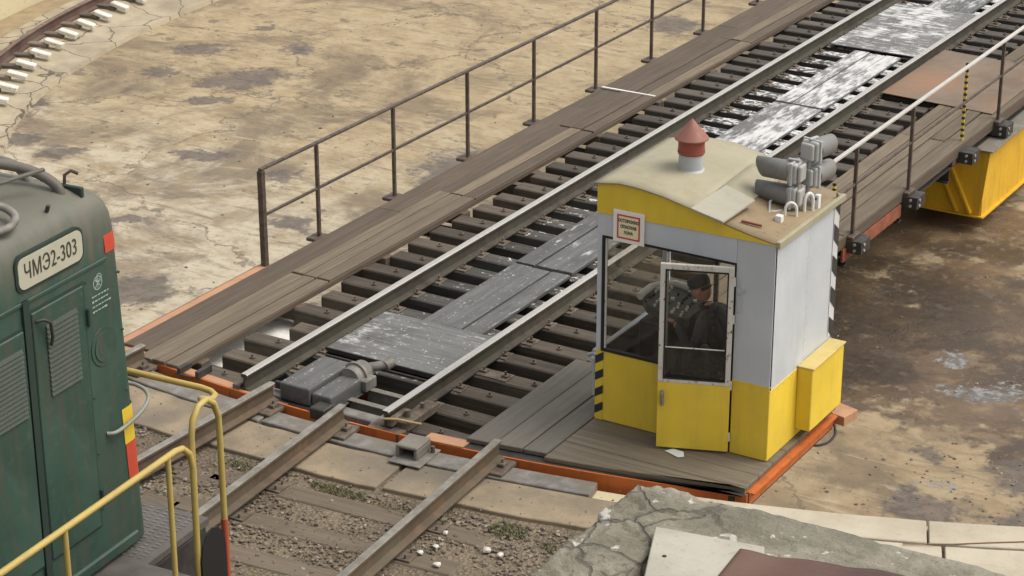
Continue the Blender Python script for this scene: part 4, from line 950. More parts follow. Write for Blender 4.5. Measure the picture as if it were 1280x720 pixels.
# ------------------------------------------------------------------ things on and in the cabin
def signal_lamp(label, px, py, zc, d, group, vis_len=.31, both=True, vr=.094):
    """two lamp housings one over the other, hooded lenses looking along d"""
    d = Vector(d).normalized(); t = thing('signal_lamp', label, 'lamp', (px, py, zc[0]-.2), group=group)
    s_ = d.cross(Vector((0, 0, 1)))
    for k, z in enumerate(zc):
        c = Vector((px, py, z)); q = Matrix.Translation(c) @ Matrix((s_, -d, Vector((0, 0, 1)))).transposed().to_4x4()
        b = MB(); b.box(-.088, .088, 0, .09, -.092, .092, 0, q); b.box(-.07, .07, .09, .13, -.078, .078, 0, q)
        b.build('housing', M['lamp_grey'], t, .022, seg=3)
        b = MB(); b.box(-.102, .102, .03, .055, -.102, .102, 0, q); b.box(-.03, .03, .02, .07, -.112, -.10, 0, q); b.box(-.015, .015, -.02, .09, .10, .118, 0, q); b.build('strap', M['vent_grey'], t, .004)
        # hood: tube cut on a slant, with wall thickness
        n_ = 28; vs = []; 
        for rr in (vr, vr-.006):
            for e in (0, 1):
                for i in range(n_):
                    a = 2*math.pi*i/n_; up = math.sin(a); L = .01 if not e else -(vis_len*(.87+.13*up)) 
                    vs.append(q @ Vector((rr*(1-.06*e)*math.cos(a), L, rr*(1-.06*e)*math.sin(a))))
        fs = []
        for i in range(n_):
            j = (i+1) % n_; fs += [(i, j, n_+j, n_+i), (2*n_+j, 2*n_+i, 3*n_+i, 3*n_+j), (n_+i, n_+j, 3*n_+j, 3*n_+i)]
        b = MB(); b.add(vs, fs, 0, True); b.build('hood', M['visor'], t)
        b = MB(); b.cyl(q @ Vector((0, -.01, 0)), q @ Vector((0, .0, 0)), vr-.008, None, 24); b.build('lens', M['black_rubber'], t)
    b = MB(); b.tube([Vector((px, py, zc[0]-.22))-d*.08, Vector((px, py, zc[-1]+.05))-d*.08], .022, 8); b.box(px-.06, px+.06, py-.06, py+.06, zc[0]-.215, zc[0]-.195)
    b.build('mast', M['lamp_grey'], t)
    return t
signal_lamp('lower pair of hooded grey signal lamps looking left over the cabin roof', 4.665, 1.86, (2.10, 2.32), (-1, -.04, 0), 'hooded lamps on the cabin roof')
signal_lamp('taller pair of hooded grey signal lamps turned away, behind the other pair on the roof', 4.80, 2.08, (2.25, 2.48), (.28, 1, 0), 'hooded lamps on the cabin roof', .22)
b = MB()
def archpts(x, y, z, r, h, ax): return [Vector((x-ax[0]*r, y-ax[1]*r, z-.02))]+[Vector((x-ax[0]*r*math.cos(a), y-ax[1]*r*math.cos(a), z+h*.5+h*.5*math.sin(a))) for a in [math.pi*i/8 for i in range(9)]]+[Vector((x+ax[0]*r, y+ax[1]*r, z-.02))]
b.tube(archpts(4.76, 1.70, 1.965, .05, .13, (.8, .6)), .013, 8); b.build('conduit', M['white'], CAB)
b = MB(); b.tube(archpts(4.83, 1.92, 1.965, .045, .16, (.5, .86)), .016, 8)
o = b.build('conduit', M['white'], CAB)
b = MB(); b.box(4.70, 4.76, 1.50, 1.56, 1.955, 2.03); b.build('junction_box', M['white'], CAB, .004)
b = MB(); b.box(4.84, 4.88, 2.02, 2.07, 1.95, 2.08); b.build('junction_box', M['white'], CAB, .004)
q = Matrix.Translation((4.60, 1.25, 2.02)) @ Matrix.Rotation(R(18), 4, 'Z') @ Matrix.Rotation(R(10), 4, 'Y')
b = MB(); b.box(-.09, .09, -.010, .010, -.008, .008, 0, q); tag(b.build('stick', plain('red_brown_stick', (.20, .05, .035), .7)), 'short dark red stick lying near the front right edge of the cabin roof', 'stick')
b = MB(); b.tube([(4.5, 1.74, 2.02), (4.56, 1.62, 2.0), (4.62, 1.66, 2.0), (4.66, 1.78, 1.98)], .012, 6); b.tube([(4.52, 1.90, 2.03), (4.55, 1.72, 2.06), (4.60, 1.60, 1.99)], .010, 6); tag(b.build('cable', M['vent_grey']), 'slack grey cable lying on the cabin roof below the hooded lamps', 'cable')
# sign
SG = thing('warning_sign', 'white sign with a red frame above the left end of the cabin window', 'sign', (3.505, Y0-.012, 1.825))
b = MB(); b.box(3.352, 3.658, Y0-.024, Y0-.012, 1.672, 1.968); b.build('board', plain('sign_white', (.80, .78, .72), .5, 0, .08), SG, .002)
b = MB()
for a_ in ((3.392, 3.618, 1.918, 1.932), (3.392, 3.618, 1.708, 1.722), (3.392, 3.406, 1.722, 1.918), (3.604, 3.618, 1.722, 1.918)): b.box(a_[0], a_[1], Y0-.0265, Y0-.024, a_[2], a_[3])
b.build('red_frame', plain('sign_red', (.50, .06, .045), .5), SG)
b = MB(); b.box(3.407, 3.603, Y0-.0255, Y0-.0238, 1.723, 1.917); b.build('cream_field', plain('sign_cream', (.78, .68, .45), .5, 0, .05), SG)
ink = plain('sign_ink', (.05, .045, .03), .6)
base = Matrix.Rotation(R(90), 4, 'X')
for s_, z, k in (('ОСТОРОЖНО', 1.876, .74), ('ОПАСНАЯ', 1.822, .80), ('ЗОНА', 1.768, .80)):
    text_mesh(s_, .040, ink, 'lettering', Matrix.Translation((3.505, Y0-.0275, z)) @ base, .001, k, SG, bold=.0012)
# paper
b = MB(); q = Matrix.Translation((4.15, .835, -.109)) @ Matrix.Rotation(R(-12), 4, 'Z')
b.add([q @ Vector(v) for v in ((-.10, -.03, 0), (.07, -.055, .002), (.10, -.005, .001), (.04, .06, .004), (-.07, .05, .001))], [(0, 1, 2, 3, 4)])
o = b.build('paper_sheet', plain('paper', (.55, .60, .58), .6, 0, .1)); mo = o.modifiers.new('s', 'SOLIDIFY'); mo.thickness = .002; tag(o, 'pale scrap of paper on the planks in front of the open cabin door', 'paper')
# red extinguisher by the door
b = MB(); b.cyl((4.42, 1.26, ZB+.35), (4.42, 1.26, ZB+.76), .045, None, 16); b.cyl((4.42, 1.26, ZB+.76), (4.42, 1.26, ZB+.80), .045, .02, 16)
EX = thing('fire_extinguisher', 'narrow red extinguisher inside the cabin behind the door pane', 'extinguisher', (4.42, 1.26, ZB+.02)); b.build('bottle', plain('signal_red', (.62, .05, .03), .4), EX)
b = MB(); b.cyl((4.42, 1.26, ZB+.80), (4.42, 1.26, ZB+.84), .015); b.box(4.36, 4.44, 1.25, 1.27, ZB+.84, ZB+.855); b.build('valve', M['black_rubber'], EX)
b = MB(); b.box(4.37, 4.47, 1.21, 1.31, ZB+.02, ZB+.35); b.build('stand', M['steel_dark'], EX)

# ------------------------------------------------------------------ person
def skin_chain(verts, edges, rad, name, sub=2, root=0):
    me = bpy.data.meshes.new(name); me.from_pydata(verts, edges, []); o = bpy.data.objects.new(name, me); COL.objects.link(o)
    mo = o.modifiers.new('skin', 'SKIN'); sub_ = o.modifiers.new('sub', 'SUBSURF'); sub_.levels = sub; sub_.render_levels = sub; mo.use_smooth_shade = True
    for i, r_ in enumerate(rad): 
        d_ = me.skin_vertices[0].data[i]; d_.radius = (r_, r_) if not isinstance(r_, tuple) else r_; d_.use_root = (i == root)
    dg = bpy.context.evaluated_depsgraph_get(); dg.update(); out = bpy.data.meshes.new_from_object(o.evaluated_get(dg)); bpy.data.objects.remove(o)
    return [v.co.copy() for v in out.vertices], [tuple(p.vertices) for p in out.polygons]
def person():
    py = 1.76; P = MB()
    V = [(4.27, py, .40), (4.245, py, .52), (4.19, py, .68), (4.12, py, .82), (4.065, py, .905), (4.03, py, .965),        # 0 pelvis..5 neck
         (4.10, py-.10, .865), (4.10, py-.19, .845), (4.075, py-.245, .70), (4.02, py-.265, .585), (3.92, py-.235, .69), (3.82, py-.20, .80),   # near arm 6-11
         (4.10, py+.10, .865), (4.10, py+.19, .845), (4.06, py+.24, .70), (4.0, py+.25, .60), (3.90, py+.20, .70), (3.80, py+.15, .81),        # far arm 12-17
         (4.20, py-.09, .385), (3.98, py-.125, .40), (3.80, py-.14, .40), (3.785, py-.14, .20), (3.79, py-.14, -.02), (3.70, py-.145, -.045),   # legs 18-23
         (4.20, py+.09, .385), (3.98, py+.125, .40), (3.80, py+.14, .40), (3.785, py+.14, .20), (3.79, py+.14, -.02), (3.70, py+.145, -.045)]
    E_ = [(0, 1), (1, 2), (2, 3), (3, 4), (4, 5), (3, 6), (6, 7), (7, 8), (8, 9), (9, 10), (10, 11), (3, 12), (12, 13), (13, 14), (14, 15), (15, 16), (16, 17),
          (0, 18), (18, 19), (19, 20), (20, 21), (21, 22), (22, 23), (0, 24), (24, 25), (25, 26), (26, 27), (27, 28), (28, 29)]
    Rr = [.15, .145, .15, .145, .08, .058, .085, .078, .06, .052, .045, .032, .085, .078, .06, .052, .045, .032, .10, .088, .07, .058, .045, .038, .10, .088, .07, .058, .045, .038]
    v, f = skin_chain(V, E_, Rr, 'body')
    for q in f: pass
    def matof(c):
        if c.z > .945 and c.x < 4.09: return 1
        if c.x < 3.835 and c.z > .76: return 1
        if c.z < .03: return 3
        if c.z < .47 and c.x < 4.3: return 2
        return 0
    base_ = len(P.v); P.v += v
    for q in f:
        c = sum((v[i] for i in q), Vector())/len(q); P.f.append(tuple(base_+i for i in q)); P.mi.append(matof(c)); P.sm.append(True)
    # hands: palm + five fingers resting on the desk
    for sy, w0 in ((-1, Vector((3.82, py-.20, .80))), (1, Vector((3.80, py+.15, .81)))):
        pv = [w0, w0+Vector((-.05, 0, .012)), w0+Vector((-.085, 0, .008))]; vv, ff = skin_chain([tuple(x) for x in pv], [(0, 1), (1, 2)], [(.026, .022), (.036, .018), (.034, .014)], 'palm', 1)
        b0 = len(P.v); P.v += vv; P.f += [tuple(b0+i for i in q) for q in ff]; P.mi += [1]*len(ff); P.sm += [True]*len(ff)
        for k in range(4):
            s0 = w0+Vector((-.08, (-.027+.018*k), .01)); L = (.062, .072, .066, .052)[k] if sy > 0 else (.052, .066, .072, .062)[k]
            vv, ff = skin_chain([tuple(s0), tuple(s0+Vector((-L*.42, 0, .006))), tuple(s0+Vector((-L*.74, 0, -.008))), tuple(s0+Vector((-L, 0, -.026)))], [(0, 1), (1, 2), (2, 3)], [.009, .0085, .008, .007], 'finger', 1)
            b0 = len(P.v); P.v += vv; P.f += [tuple(b0+i for i in q) for q in ff]; P.mi += [1]*len(ff); P.sm += [True]*len(ff)
        s0 = w0+Vector((-.03, -sy*.028, .0)); vv, ff = skin_chain([tuple(s0), tuple(s0+Vector((-.028, -sy*.024, -.004))), tuple(s0+Vector((-.055, -sy*.030, -.014)))], [(0, 1), (1, 2)], [.011, .010, .008], 'thumb', 1)
        b0 = len(P.v); P.v += vv; P.f += [tuple(b0+i for i in q) for q in ff]; P.mi += [1]*len(ff); P.sm += [True]*len(ff)
    # head: looks along -X and a little down
    hc = Vector((3.975, py, 1.075)); H = Matrix.Translation(hc) @ Matrix.Rotation(R(-24), 4, 'Y')
    bm = bmesh.new(); bmesh.ops.create_uvsphere(bm, u_segments=40, v_segments=28, radius=1); vs = []
    for v_ in bm.verts:
        x, y, z = v_.co; fwd = max(0, -x)
        X = x*.096; Y = y*.074; Z = z*.114
        if z < 0: Y *= 1-.22*(-z); X = X*(1-.10*(-z)) if x > 0 else X
        X -= .020*math.exp(-((y/.16)**2+((z+.12)/.20)**2))*(fwd > 0)       # nose
        X -= .008*math.exp(-((y/.5)**2+((z-.22)/.09)**2))*(fwd > .3)       # brow
        X += .009*math.exp(-(((abs(y)-.33)/.15)**2+((z-.06)/.10)**2))*(fwd > .3)  # eye sockets
        X -= .007*math.exp(-((y/.3)**2+((z+.48)/.06)**2))*(fwd > .3)       # lips
        X -= .012*math.exp(-((y/.3)**2+((z+.78)/.15)**2))*(fwd > .1)       # chin
        vs.append(H @ Vector((X, Y, Z)))
    fs = [tuple(v_.index for v_ in f_.verts) for f_ in bm.faces]; bm.free(); P.add(vs, fs, 1, True)
    for sy in (-1, 1):
        bm = bmesh.new(); bmesh.ops.create_uvsphere(bm, u_segments=12, v_segments=8, radius=1)
        P.add([H @ Vector((.006+v_.co.x*.018, sy*.076+v_.co.y*.009, -.004+v_.co.z*.031)) for v_ in bm.verts], [tuple(v_.index for v_ in f_.verts) for f_ in bm.faces], 1, True)
        P.add([H @ Vector((-.082+v_.co.x*.009, sy*.027+v_.co.y*.011, .008+v_.co.z*.007)) for v_ in bm.verts], [tuple(v_.index for v_ in f_.verts) for f_ in bm.faces], 4, True); bm.free()
    o = P.build('person', [plain('jacket', (.055, .055, .07), .8), plain('skin_tone', (.62, .30, .21), .5, 0, .08), plain('trousers', (.035, .037, .05), .8), plain('shoes', (.02, .018, .016), .5), plain('eye_dark', (.02, .015, .012), .3)])
    tag(o, 'person in dark jacket and cap, seated at the desk inside the cabin, looking down', 'person')
    # cap with a peak
    b = MB(); n_ = 28; vs = []
    prof = [(.0, .145), (.055, .140), (.098, .118), (.108, .085), (.103, .050), (.100, .036)]
    for r_, z in prof:
        for i in range(n_):
            a = 2*math.pi*i/n_; vs.append(H @ Vector((r_*math.cos(a)*1.02, r_*math.sin(a)*.84, z)))
    b.add(vs, [(j*n_+i, j*n_+(i+1) % n_, (j+1)*n_+(i+1) % n_, (j+1)*n_+i) for j in range(len(prof)-1) for i in range(n_)], 0, True)
    pk = [H @ Vector((-.09-.055*math.cos(a), .062*math.sin(a), .040-.012*math.cos(a))) for a in [R(-90+18*i) for i in range(11)]]
    b.add(pk+[v_+Vector((0, 0, -.005)) for v_ in pk], [tuple(range(11)), tuple(range(21, 10, -1))]+[(i, i+1, 12+i, 11+i) for i in range(10)])
    c = b.build('cap', plain('cap_dark', (.04, .042, .052), .8), o); c.location = c.location
    b = MB(); b.tube([H @ Vector((.088*math.cos(a), .068*math.sin(a), .012)) for a in [R(-66+13.2*i) for i in range(11)]], .018, 8); b.build('hair', plain('hair_dark', (.03, .022, .017), .8), o)
    # collar
    b = MB(); b.tube([(4.035+.062*math.cos(a), py+.066*math.sin(a), .935+.012*math.cos(a)) for a in [2*math.pi*i/18 for i in range(19)]], .018, 8); b.build('collar', plain('collar_dark', (.026, .028, .04), .8), o)
person()
for o in [x for x in bpy.data.objects if x.name == 'person']: o.location.x -= .075

# ------------------------------------------------------------------ locomotive (built in its own frame: x right, y forward, z up from the rail tops)
LO = thing('shunting_locomotive', 'dark green shunting locomotive with a grey dusty hood roof and yellow handrails, left foreground', 'locomotive', (2.335, -5, 0), R(4.1))
def loco_green():
    t = NT('locomotive_green'); v = t.objc(False); s = t.n('ShaderNodeSeparateXYZ'); t.put(s.inputs[0], v)
    p = t.n('ShaderNodeTexCoord').outputs['Object']
    a = t.noise(p, 1.4, 5, .6); st = t.noise(t.mapping(p, (7, 7, .7)), 1.5, 5, .6); c = t.noise(p, 18, 5, .65)
    col = t.mix(t.step(a, .3, .7), (.018, .050, .036), (.034, .080, .059))
    col = t.mix(t.math('MULTIPLY', t.step(st, .44, .70), .75), col, (.058, .060, .045))
    col = t.mix(t.math('MULTIPLY', t.step(c, .54, .72), .35), col, (.095, .10, .08))
    return t, col, s, a, st, c
def hood_mat():
    t, col, s, a, st, c = loco_green()
    dust = t.step(t.math('ADD', s.outputs[2], t.math('MULTIPLY', t.math('SUBTRACT', st, .5), .5)), HZ0, HZ1)
    col = t.mix(t.math('MULTIPLY', dust, .88), col, t.mix(a, (.10, .098, .078), (.165, .15, .115)))
    t.bump(c, .12, .003)
    return t.fin(col, t.remap(c, .3, .7, .45, .62))
def green_mat():
    t, col, s, a, st, c = loco_green(); t.bump(t.math('ADD', t.math('MULTIPLY', c, .2), t.math('MULTIPLY', t.noise(t.objc(False), 2.6, 2), 1.5)), .35, .014); return t.fin(col, t.remap(c, .3, .7, .42, .6))
# hood lofted ring by ring
zs = [1.5, 1.56, 2.6, 3.78, 3.87, 3.935, 3.98, 4.015, 4.05, 4.085, 4.12]
ins = [0, 0, 0, 0, .010, .030, .060, .11, .20, .36, .68]
def yfront(z): return .045-(z-1.5)*.048
def plan(z, inset, off=0, n_=8):
    hx = .71-inset+off; yf = yfront(z)-inset*.85+off; yb = -9.0+inset-off; rc = min(.10, hx*.8)
    pts = []
    for (cx, cy, a0) in ((hx-rc, yf-rc, 0), (-hx+rc, yf-rc, 90), (-hx+rc, yb+rc, 180), (hx-rc, yb+rc, 270)):
        for i in range(n_+1): a = R(a0+90*i/n_); pts.append((cx+rc*math.cos(a), cy+rc*math.sin(a)))
    return pts
hzc = (1.5+4.125)/2; HZ0, HZ1 = 3.55-hzc, 4.02-hzc
b = MB(); rings = [plan(z, i_) for z, i_ in zip(zs, ins)]; k = len(rings[0]); vs = [(x, y, z) for rg_, z in zip(rings, zs) for x, y in rg_]
b.add(vs, [(j*k+i, j*k+(i+1) % k, (j+1)*k+(i+1) % k, (j+1)*k+i) for j in range(len(zs)-1) for i in range(k)], 0, True)
b.add([vs[(len(zs)-1)*k+i] for i in range(k)], [tuple(range(k))], 0, True)
HOOD = b.build('hood', hood_mat(), LO, local=True)
M['green'] = green_mat()
M['green_dark'] = plain('dark_green_gap_shadow', (.018, .035, .027), .6)  # dark green of hinges, rim and beam; painted shadow in the door gaps
M['louvre'] = painted('louvre_grey_green', (.048, .062, .048), (.072, .068, .052), .6, None, .6)
def lp(name, mat, b, parent=LO, bevel=0, seg=1): return b.build(name, mat, parent, bevel, local=True, seg=seg)
def child_local(o, par):   # re-parent keeping place, both in the locomotive frame
    o.parent = par; o.location = o.location-par.location; return o
HXX = .71
# strip ledge at the foot of the hood
b = MB(); b.box(HXX-.02, HXX+.022, -9, -.10, 1.5, 1.585); lp('foot_strip', M['green'], b, bevel=.012)
# doors
def hood_door(y0, y1, z0, z1, lv, handle_y, hinge_y):
    b = MB(); b.box(HXX-.01, HXX+.018, y0, y1, z0, z1); d = lp('hood_door', M['green'], b, bevel=.006)
    g = MB(); g.box(HXX-.005, HXX+.006, y0-.018, y1+.018, z0-.018, z1+.018); lp('door_gap', M['green_dark'], g)
    ly0, ly1, lz0, lz1 = lv; b = MB(); n_ = 15; b.box(HXX+.016, HXX+.020, ly0, ly1, lz0, lz1)
    for i in range(n_):
        z = lz0+(lz1-lz0)*(i+.5)/n_; h = (lz1-lz0)/n_*.42
        b.add([(HXX+.020, ly0, z+h), (HXX+.020, ly1, z+h), (HXX+.032, ly1, z-h), (HXX+.032, ly0, z-h), (HXX+.02, ly0, z-h), (HXX+.02, ly1, z-h)], [(0, 1, 2, 3), (3, 2, 5, 4), (0, 3, 4), (1, 5, 2)])
    child_local(lp('louvre', M['louvre'], b), d)
    if handle_y is not None:
        b = MB(); b.tube([(HXX+.02, handle_y-.03, z1-.06), (HXX+.06, handle_y, z1-.05), (HXX+.065, handle_y+.055, z1-.09), (HXX+.06, handle_y+.07, z1-.19), (HXX+.045, handle_y+.068, z1-.25)], .011, 8)
        child_local(lp('handle', M['steel_dark'], b), d)
    for z in (z1-.22, z0+.2):
        b = MB(); b.cyl((HXX+.03, hinge_y, z-.06), (HXX+.03, hinge_y, z+.06), .013, None, 8); child_local(lp('hinge', M['green_dark'], b), d)
hood_door(-1.00, -.485, 1.80, 3.50, (-.88, -.575, 2.90, 3.385), -.94, -.475)
hood_door(-1.66, -1.085, 1.80, 3.42, (-1.60, -1.12, 2.86, 3.32), None, -1.67)
hood_door(-2.30, -1.70, 1.80, 3.42, (-2.22, -1.8, 2.86, 3.32), None, -2.31)
hood_door(-3.5, -2.9, 1.80, 3.42, (-3.42, -2.98, 2.86, 3.32), None, -3.51)
b = MB(); b.box(HXX, HXX+.02, -1.075, -1.015, 1.6, 3.6); lp('door_column', M['green_dark'], b)
for (yy, zz) in [(-.44, z_) for z_ in (1.9, 2.3, 2.7, 3.2, 3.5)]+[(-.10, z_) for z_ in (2.62, 3.05, 3.45)]:
    b = MB(); b.cyl((HXX-.004, yy, zz), (HXX+.008, yy, zz), .010, .007, 8); lp('bolt', M['green'], b)
b = MB(); b.box(HXX-.004, HXX+.012, -.60, -.56, 1.9, 1.98); lp('latch', M['steel_dark'], b, bevel=.004)
b = MB(); b.box(HXX-.004, HXX+.010, -.50, -.47, 3.12, 3.33); lp('hinge_plate', M['green_dark'], b, bevel=.003)
# raised seam over the doors
b = MB(); b.box(HXX-.005, HXX+.012, -2.6, -.22, 3.575, 3.60); lp('seam_strip', M['green'], b, bevel=.004)
# number plate
def rrect(y0, y1, z0, z1, r, n_=6):
    pts = []
    for (cy, cz, a0) in ((y1-r, z1-r, 0), (y0+r, z1-r, 90), (y0+r, z0+r, 180), (y1-r, z0+r, 270)):
        for i in range(n_+1): a = R(a0+90*i/n_); pts.append((cy+r*math.cos(a), cz+r*math.sin(a)))
    return pts
def splate(pts, x0, x1):
    n_ = len(pts); vs = [(x0, y, z) for y, z in pts]+[(x1, y, z) for y, z in pts]; b = MB()
    b.add(vs, [tuple(range(n_)), tuple(range(2*n_-1, n_-1, -1))]+[(i, (i+1) % n_, n_+(i+1) % n_, n_+i) for i in range(n_)]); return b
NP = lp('number_plate', plain('plate_ivory', (.43, .415, .32), .5, 0, .12), splate(rrect(-1.085, -.46, 3.675, 3.875, .055), HXX-.03, HXX+.016))
rim = splate(rrect(-1.105, -.44, 3.655, 3.895, .07), HXX-.03, HXX+.009); child_local(lp('plate_rim', M['green_dark'], rim), NP)
def side_text(s_, size, y, z, mat, sx, bold=0, x=HXX+.018, name='lettering', sp=1, par=LO):
    q = Matrix.Translation((x, y, z)) @ Matrix.Rotation(R(90), 4, 'Z') @ Matrix.Rotation(R(90), 4, 'X')
    o = text_mesh(s_, size, mat, name, q, .0012, sx, None, bold=bold, spacing=sp); o.parent = LO
    return o
o = side_text('ЧМЭ2-303', .148, -.775, 3.776, plain('plate_ink', (.045, .045, .03), .6), .74, 0, sp=1.04); child_local(o, NP)
# faded emblem and lines of small marks
wp = plain('faded_white_mark', (.32, .38, .34), .7)
def ring(y, z, r0, r1, n_=28, x=HXX+.002):
    b = MB(); vs = [(x, y+r*math.cos(2*math.pi*i/n_), z+r*math.sin(2*math.pi*i/n_)) for r in (r0, r1) for i in range(n_)]
    b.add(vs, [(i, (i+1) % n_, n_+(i+1) % n_, n_+i) for i in range(n_)]); return b
b = ring(-.32, 3.455, .040, .047); b2 = ring(-.305, 3.485, .024, .030)
b.add(b2.v, b2.f)
for a in (45, -45, 90): 
    d_ = Vector((0, math.cos(R(a)), math.sin(R(a)))); n_ = Vector((0, -d_.z, d_.y))*.0035; c = Vector((HXX+.0022, -.32, 3.455)); b.add([c-d_*.036-n_, c+d_*.036-n_, c+d_*.036+n_, c-d_*.036+n_], [(0, 1, 2, 3)])
lp('emblem', wp, b)
b = MB(); rr = random.Random(9)
for j, (y0, y1) in enumerate(((-.39, -.22), (-.39, -.25), (-.39, -.20), (-.39, -.26))):
    y = y0; z = 3.375-.034*j
    while y < y1:
        l_ = rr.uniform(.012, .03); hh = rr.uniform(.004, .007); b.add([(HXX+.002, y, z-hh), (HXX+.002, y+l_, z-hh), (HXX+.002, y+l_, z+hh), (HXX+.002, y, z+hh)], [(0, 1, 2, 3)]); y += l_+rr.uniform(.004, .011)
lp('stencil_marks', wp, b)
# round embossed cover
b = MB(); 
for r_, x in ((.135, .006), (.105, .012), (.10, .006), (.07, .013), (.064, .007), (.035, .014)): b.cyl((HXX-.01, -.305, 3.01), (HXX+x, -.305, 3.01), r_, r_-.004, 36)
lp('round_cover', M['green'], b, bevel=.002)
# warning patches wrapped round the corner
def corner_patch(name, mat, z0, z1, yfrom, xto, slant=0):
    vs = []; nz = 5; cols = None
    for j in range(nz+1):
        z = z0+(z1-z0)*j/nz; rg_ = plan(z, 0 if z < 3.7 else (z-3.7)*.1, .004)
        k_ = 9; arc = rg_[:k_]; row = [(arc[0][0], yfront(z)+yfrom)]+arc+[(xto, arc[-1][1])]; cols = len(row)
        vs += [(x, y, z) for x, y in row]
    b = MB(); b.add(vs, [(j*cols+i, j*cols+i+1, (j+1)*cols+i+1, (j+1)*cols+i) for j in range(nz) for i in range(cols-1)], 0, True); return lp(name, mat, b)
M['signal_red'] = painted('signal_red_paint', (.55, .065, .03), (.2, .06, .04), .4, None, .5)
corner_patch('red_patch', M['signal_red'], 3.62, 3.86, -.165, .3)
corner_patch('yellow_patch', M['yellow'], 2.24, 2.50, -.17, .25)
corner_patch('red_patch', M['signal_red'], 1.97, 2.238, -.165, .25)
# grab rail round the corner
b = MB(); b.tube(smooth([(HXX, -.34, 2.40), (HXX+.04, -.30, 2.40), (HXX+.05, -.18, 2.41), (HXX+.05, -.02, 2.44), (HXX+.02, .10, 2.48), (HXX-.08, .17, 2.50), (HXX-.22, .18, 2.50), (HXX-.27, .05, 2.48)]), .014, 8); lp('grab_rail', painted('grab_rail_grey', (.24, .25, .22), (.1, .1, .09), .5), b)
# things on the hood roof
M['green_pipe'] = painted('roof_pipe_brown_grey', (.13, .12, .10), (.07, .06, .05), .6, None, .6)
b = MB(); b.tube(smooth([(-.60, -1.4, 4.10), (-.30, -.95, 4.22), (0, -.62, 4.24), (.28, -.45, 4.20), (.47, -.38, 4.11), (.52, -.36, 4.0)]), .034, 12)
lp('roof_pipe', M['green_pipe'], b)
b = MB(); b.tube(smooth([(-.6, -.7, 4.1), (-.2, -.42, 4.17), (.08, -.32, 4.16), (.26, -.36, 4.09), (.30, -.40, 4.0)]), .032, 12)
lp('roof_pipe', painted('roof_pipe_grey', (.15, .145, .13), (.08, .07, .06), .6, None, .6), b)
b = MB(); b.tube(smooth([(.60, -1.25, 4.02), (.50, -1.18, 4.12), (.44, -1.05, 4.15), (.50, -.93, 4.14), (.60, -.92, 4.09), (.64, -1.02, 4.06), (.60, -1.12, 4.05)]), .026, 10); lp('lifting_ring', M['steel_grey'], b)
b = MB(); q = Matrix.Translation((.36, -.75, 4.2)) @ Matrix.Rotation(R(-28), 4, 'Z') @ Matrix.Rotation(R(6), 4, 'X'); b.box(-.016, .016, -.55, .30, -.006, .014, 0, q); lp('roof_strap', M['green_pipe'], b, bevel=.004)
b = MB(); b.box(.30, .62, -.30, -.268, 4.0, 4.068); b.build; lp('roof_bracket', M['green_dark'], b, bevel=.004)
b = MB(); b.tube([(.47, -.27, 4.05), (.47, -.26, 4.12), (.49, -.22, 4.14), (.53, -.20, 4.12)], .011, 8); lp('roof_hook', M['steel_dark'], b)
b = MB(); b.cyl((.60, -.62, 4.02), (.615, -.62, 4.06), .014, None, 8); lp('roof_bolt', M['steel_dark'], b)
# frame and platforms
M['foot_plate'] = rusty('foot_plate', (.085, .078, .07), (.12, .11, .10), (.11, .072, .055), 5, .55)
b = MB(); b.prism([(-.93, -.14), (-1.4, -.14), (-1.4, -11), (1.36, -11), (1.36, -.30), (.93, -.30), (.93, .42), (-.93, .42)], 1.42, 1.47)
rr = random.Random(2)
for i in range(9):
    for j in range(16):
        x = .28+.07*i; y = -.26+.042*j; b.box(x-.020, x+.020, y-.005, y+.005, 1.4695, 1.4735, 1)
lp('platform', [M['foot_plate'], M['steel_grey']], b)
b = MB(); b.box(-.92, .92, .33, .40, .85, 1.418); lp('buffer_beam', M['green_dark'], b, bevel=.01)
b = MB(); b.box(-.9, .9, -10.8, .32, 1.0, 1.41); lp('underframe', M['steel_dark'], b)
for (z, ya, yb) in ((1.08, -.28, .36), (.70, -.28, .36)):
    b = MB(); b.box(.93, 1.30, ya, yb, z-.03, z); lp('step', M['foot_plate'], b, bevel=.004)
b = MB(); b.box(.935, .95, -.29, .32, .5, 1.419); lp('step_back', M['steel_dark'], b)
b = MB(); b.prism([(-.25, .5), (.03, .5), (.03, 1.56), (.01, 1.66), (-.04, 1.72), (-.11, 1.75), (-.18, 1.72), (-.23, 1.66), (-.25, 1.56)], 0, .012)
b.v = [Vector((1.325+v.z, v.x, v.y)) for v in b.v]; lp('step_side_plate', plain('side_plate_black', (.010, .010, .012), .5), b)
b = MB(); b.cyl((0, .40, 1.05), (0, .62, 1.05), .10, .08, 12); b.box(-.12, .12, .55, .80, .92, 1.18); lp('coupler', M['steel_dark'], b, bevel=.03)
for yy in (-1.3, -3.5, -7.2, -9.4):
    b = MB()
    for sx in (-1, 1): b.cyl((sx*.72, yy, .50), (sx*.86, yy, .50), .50, None, 32)
    b.cyl((-.72, yy, .5), (.72, yy, .5), .08, None, 12); lp('wheelset', M['steel_dark'], b)
b = MB(); b.box(-1.05, -.95, -4.4, -.5, .45, .95); b.box(.95, 1.05, -4.4, -.5, .45, .95); b.box(-1.05, -.95, -10.2, -6.4, .45, .95); b.box(.95, 1.05, -10.2, -6.4, .45, .95); lp('bogie_frame', M['steel_dark'], b)
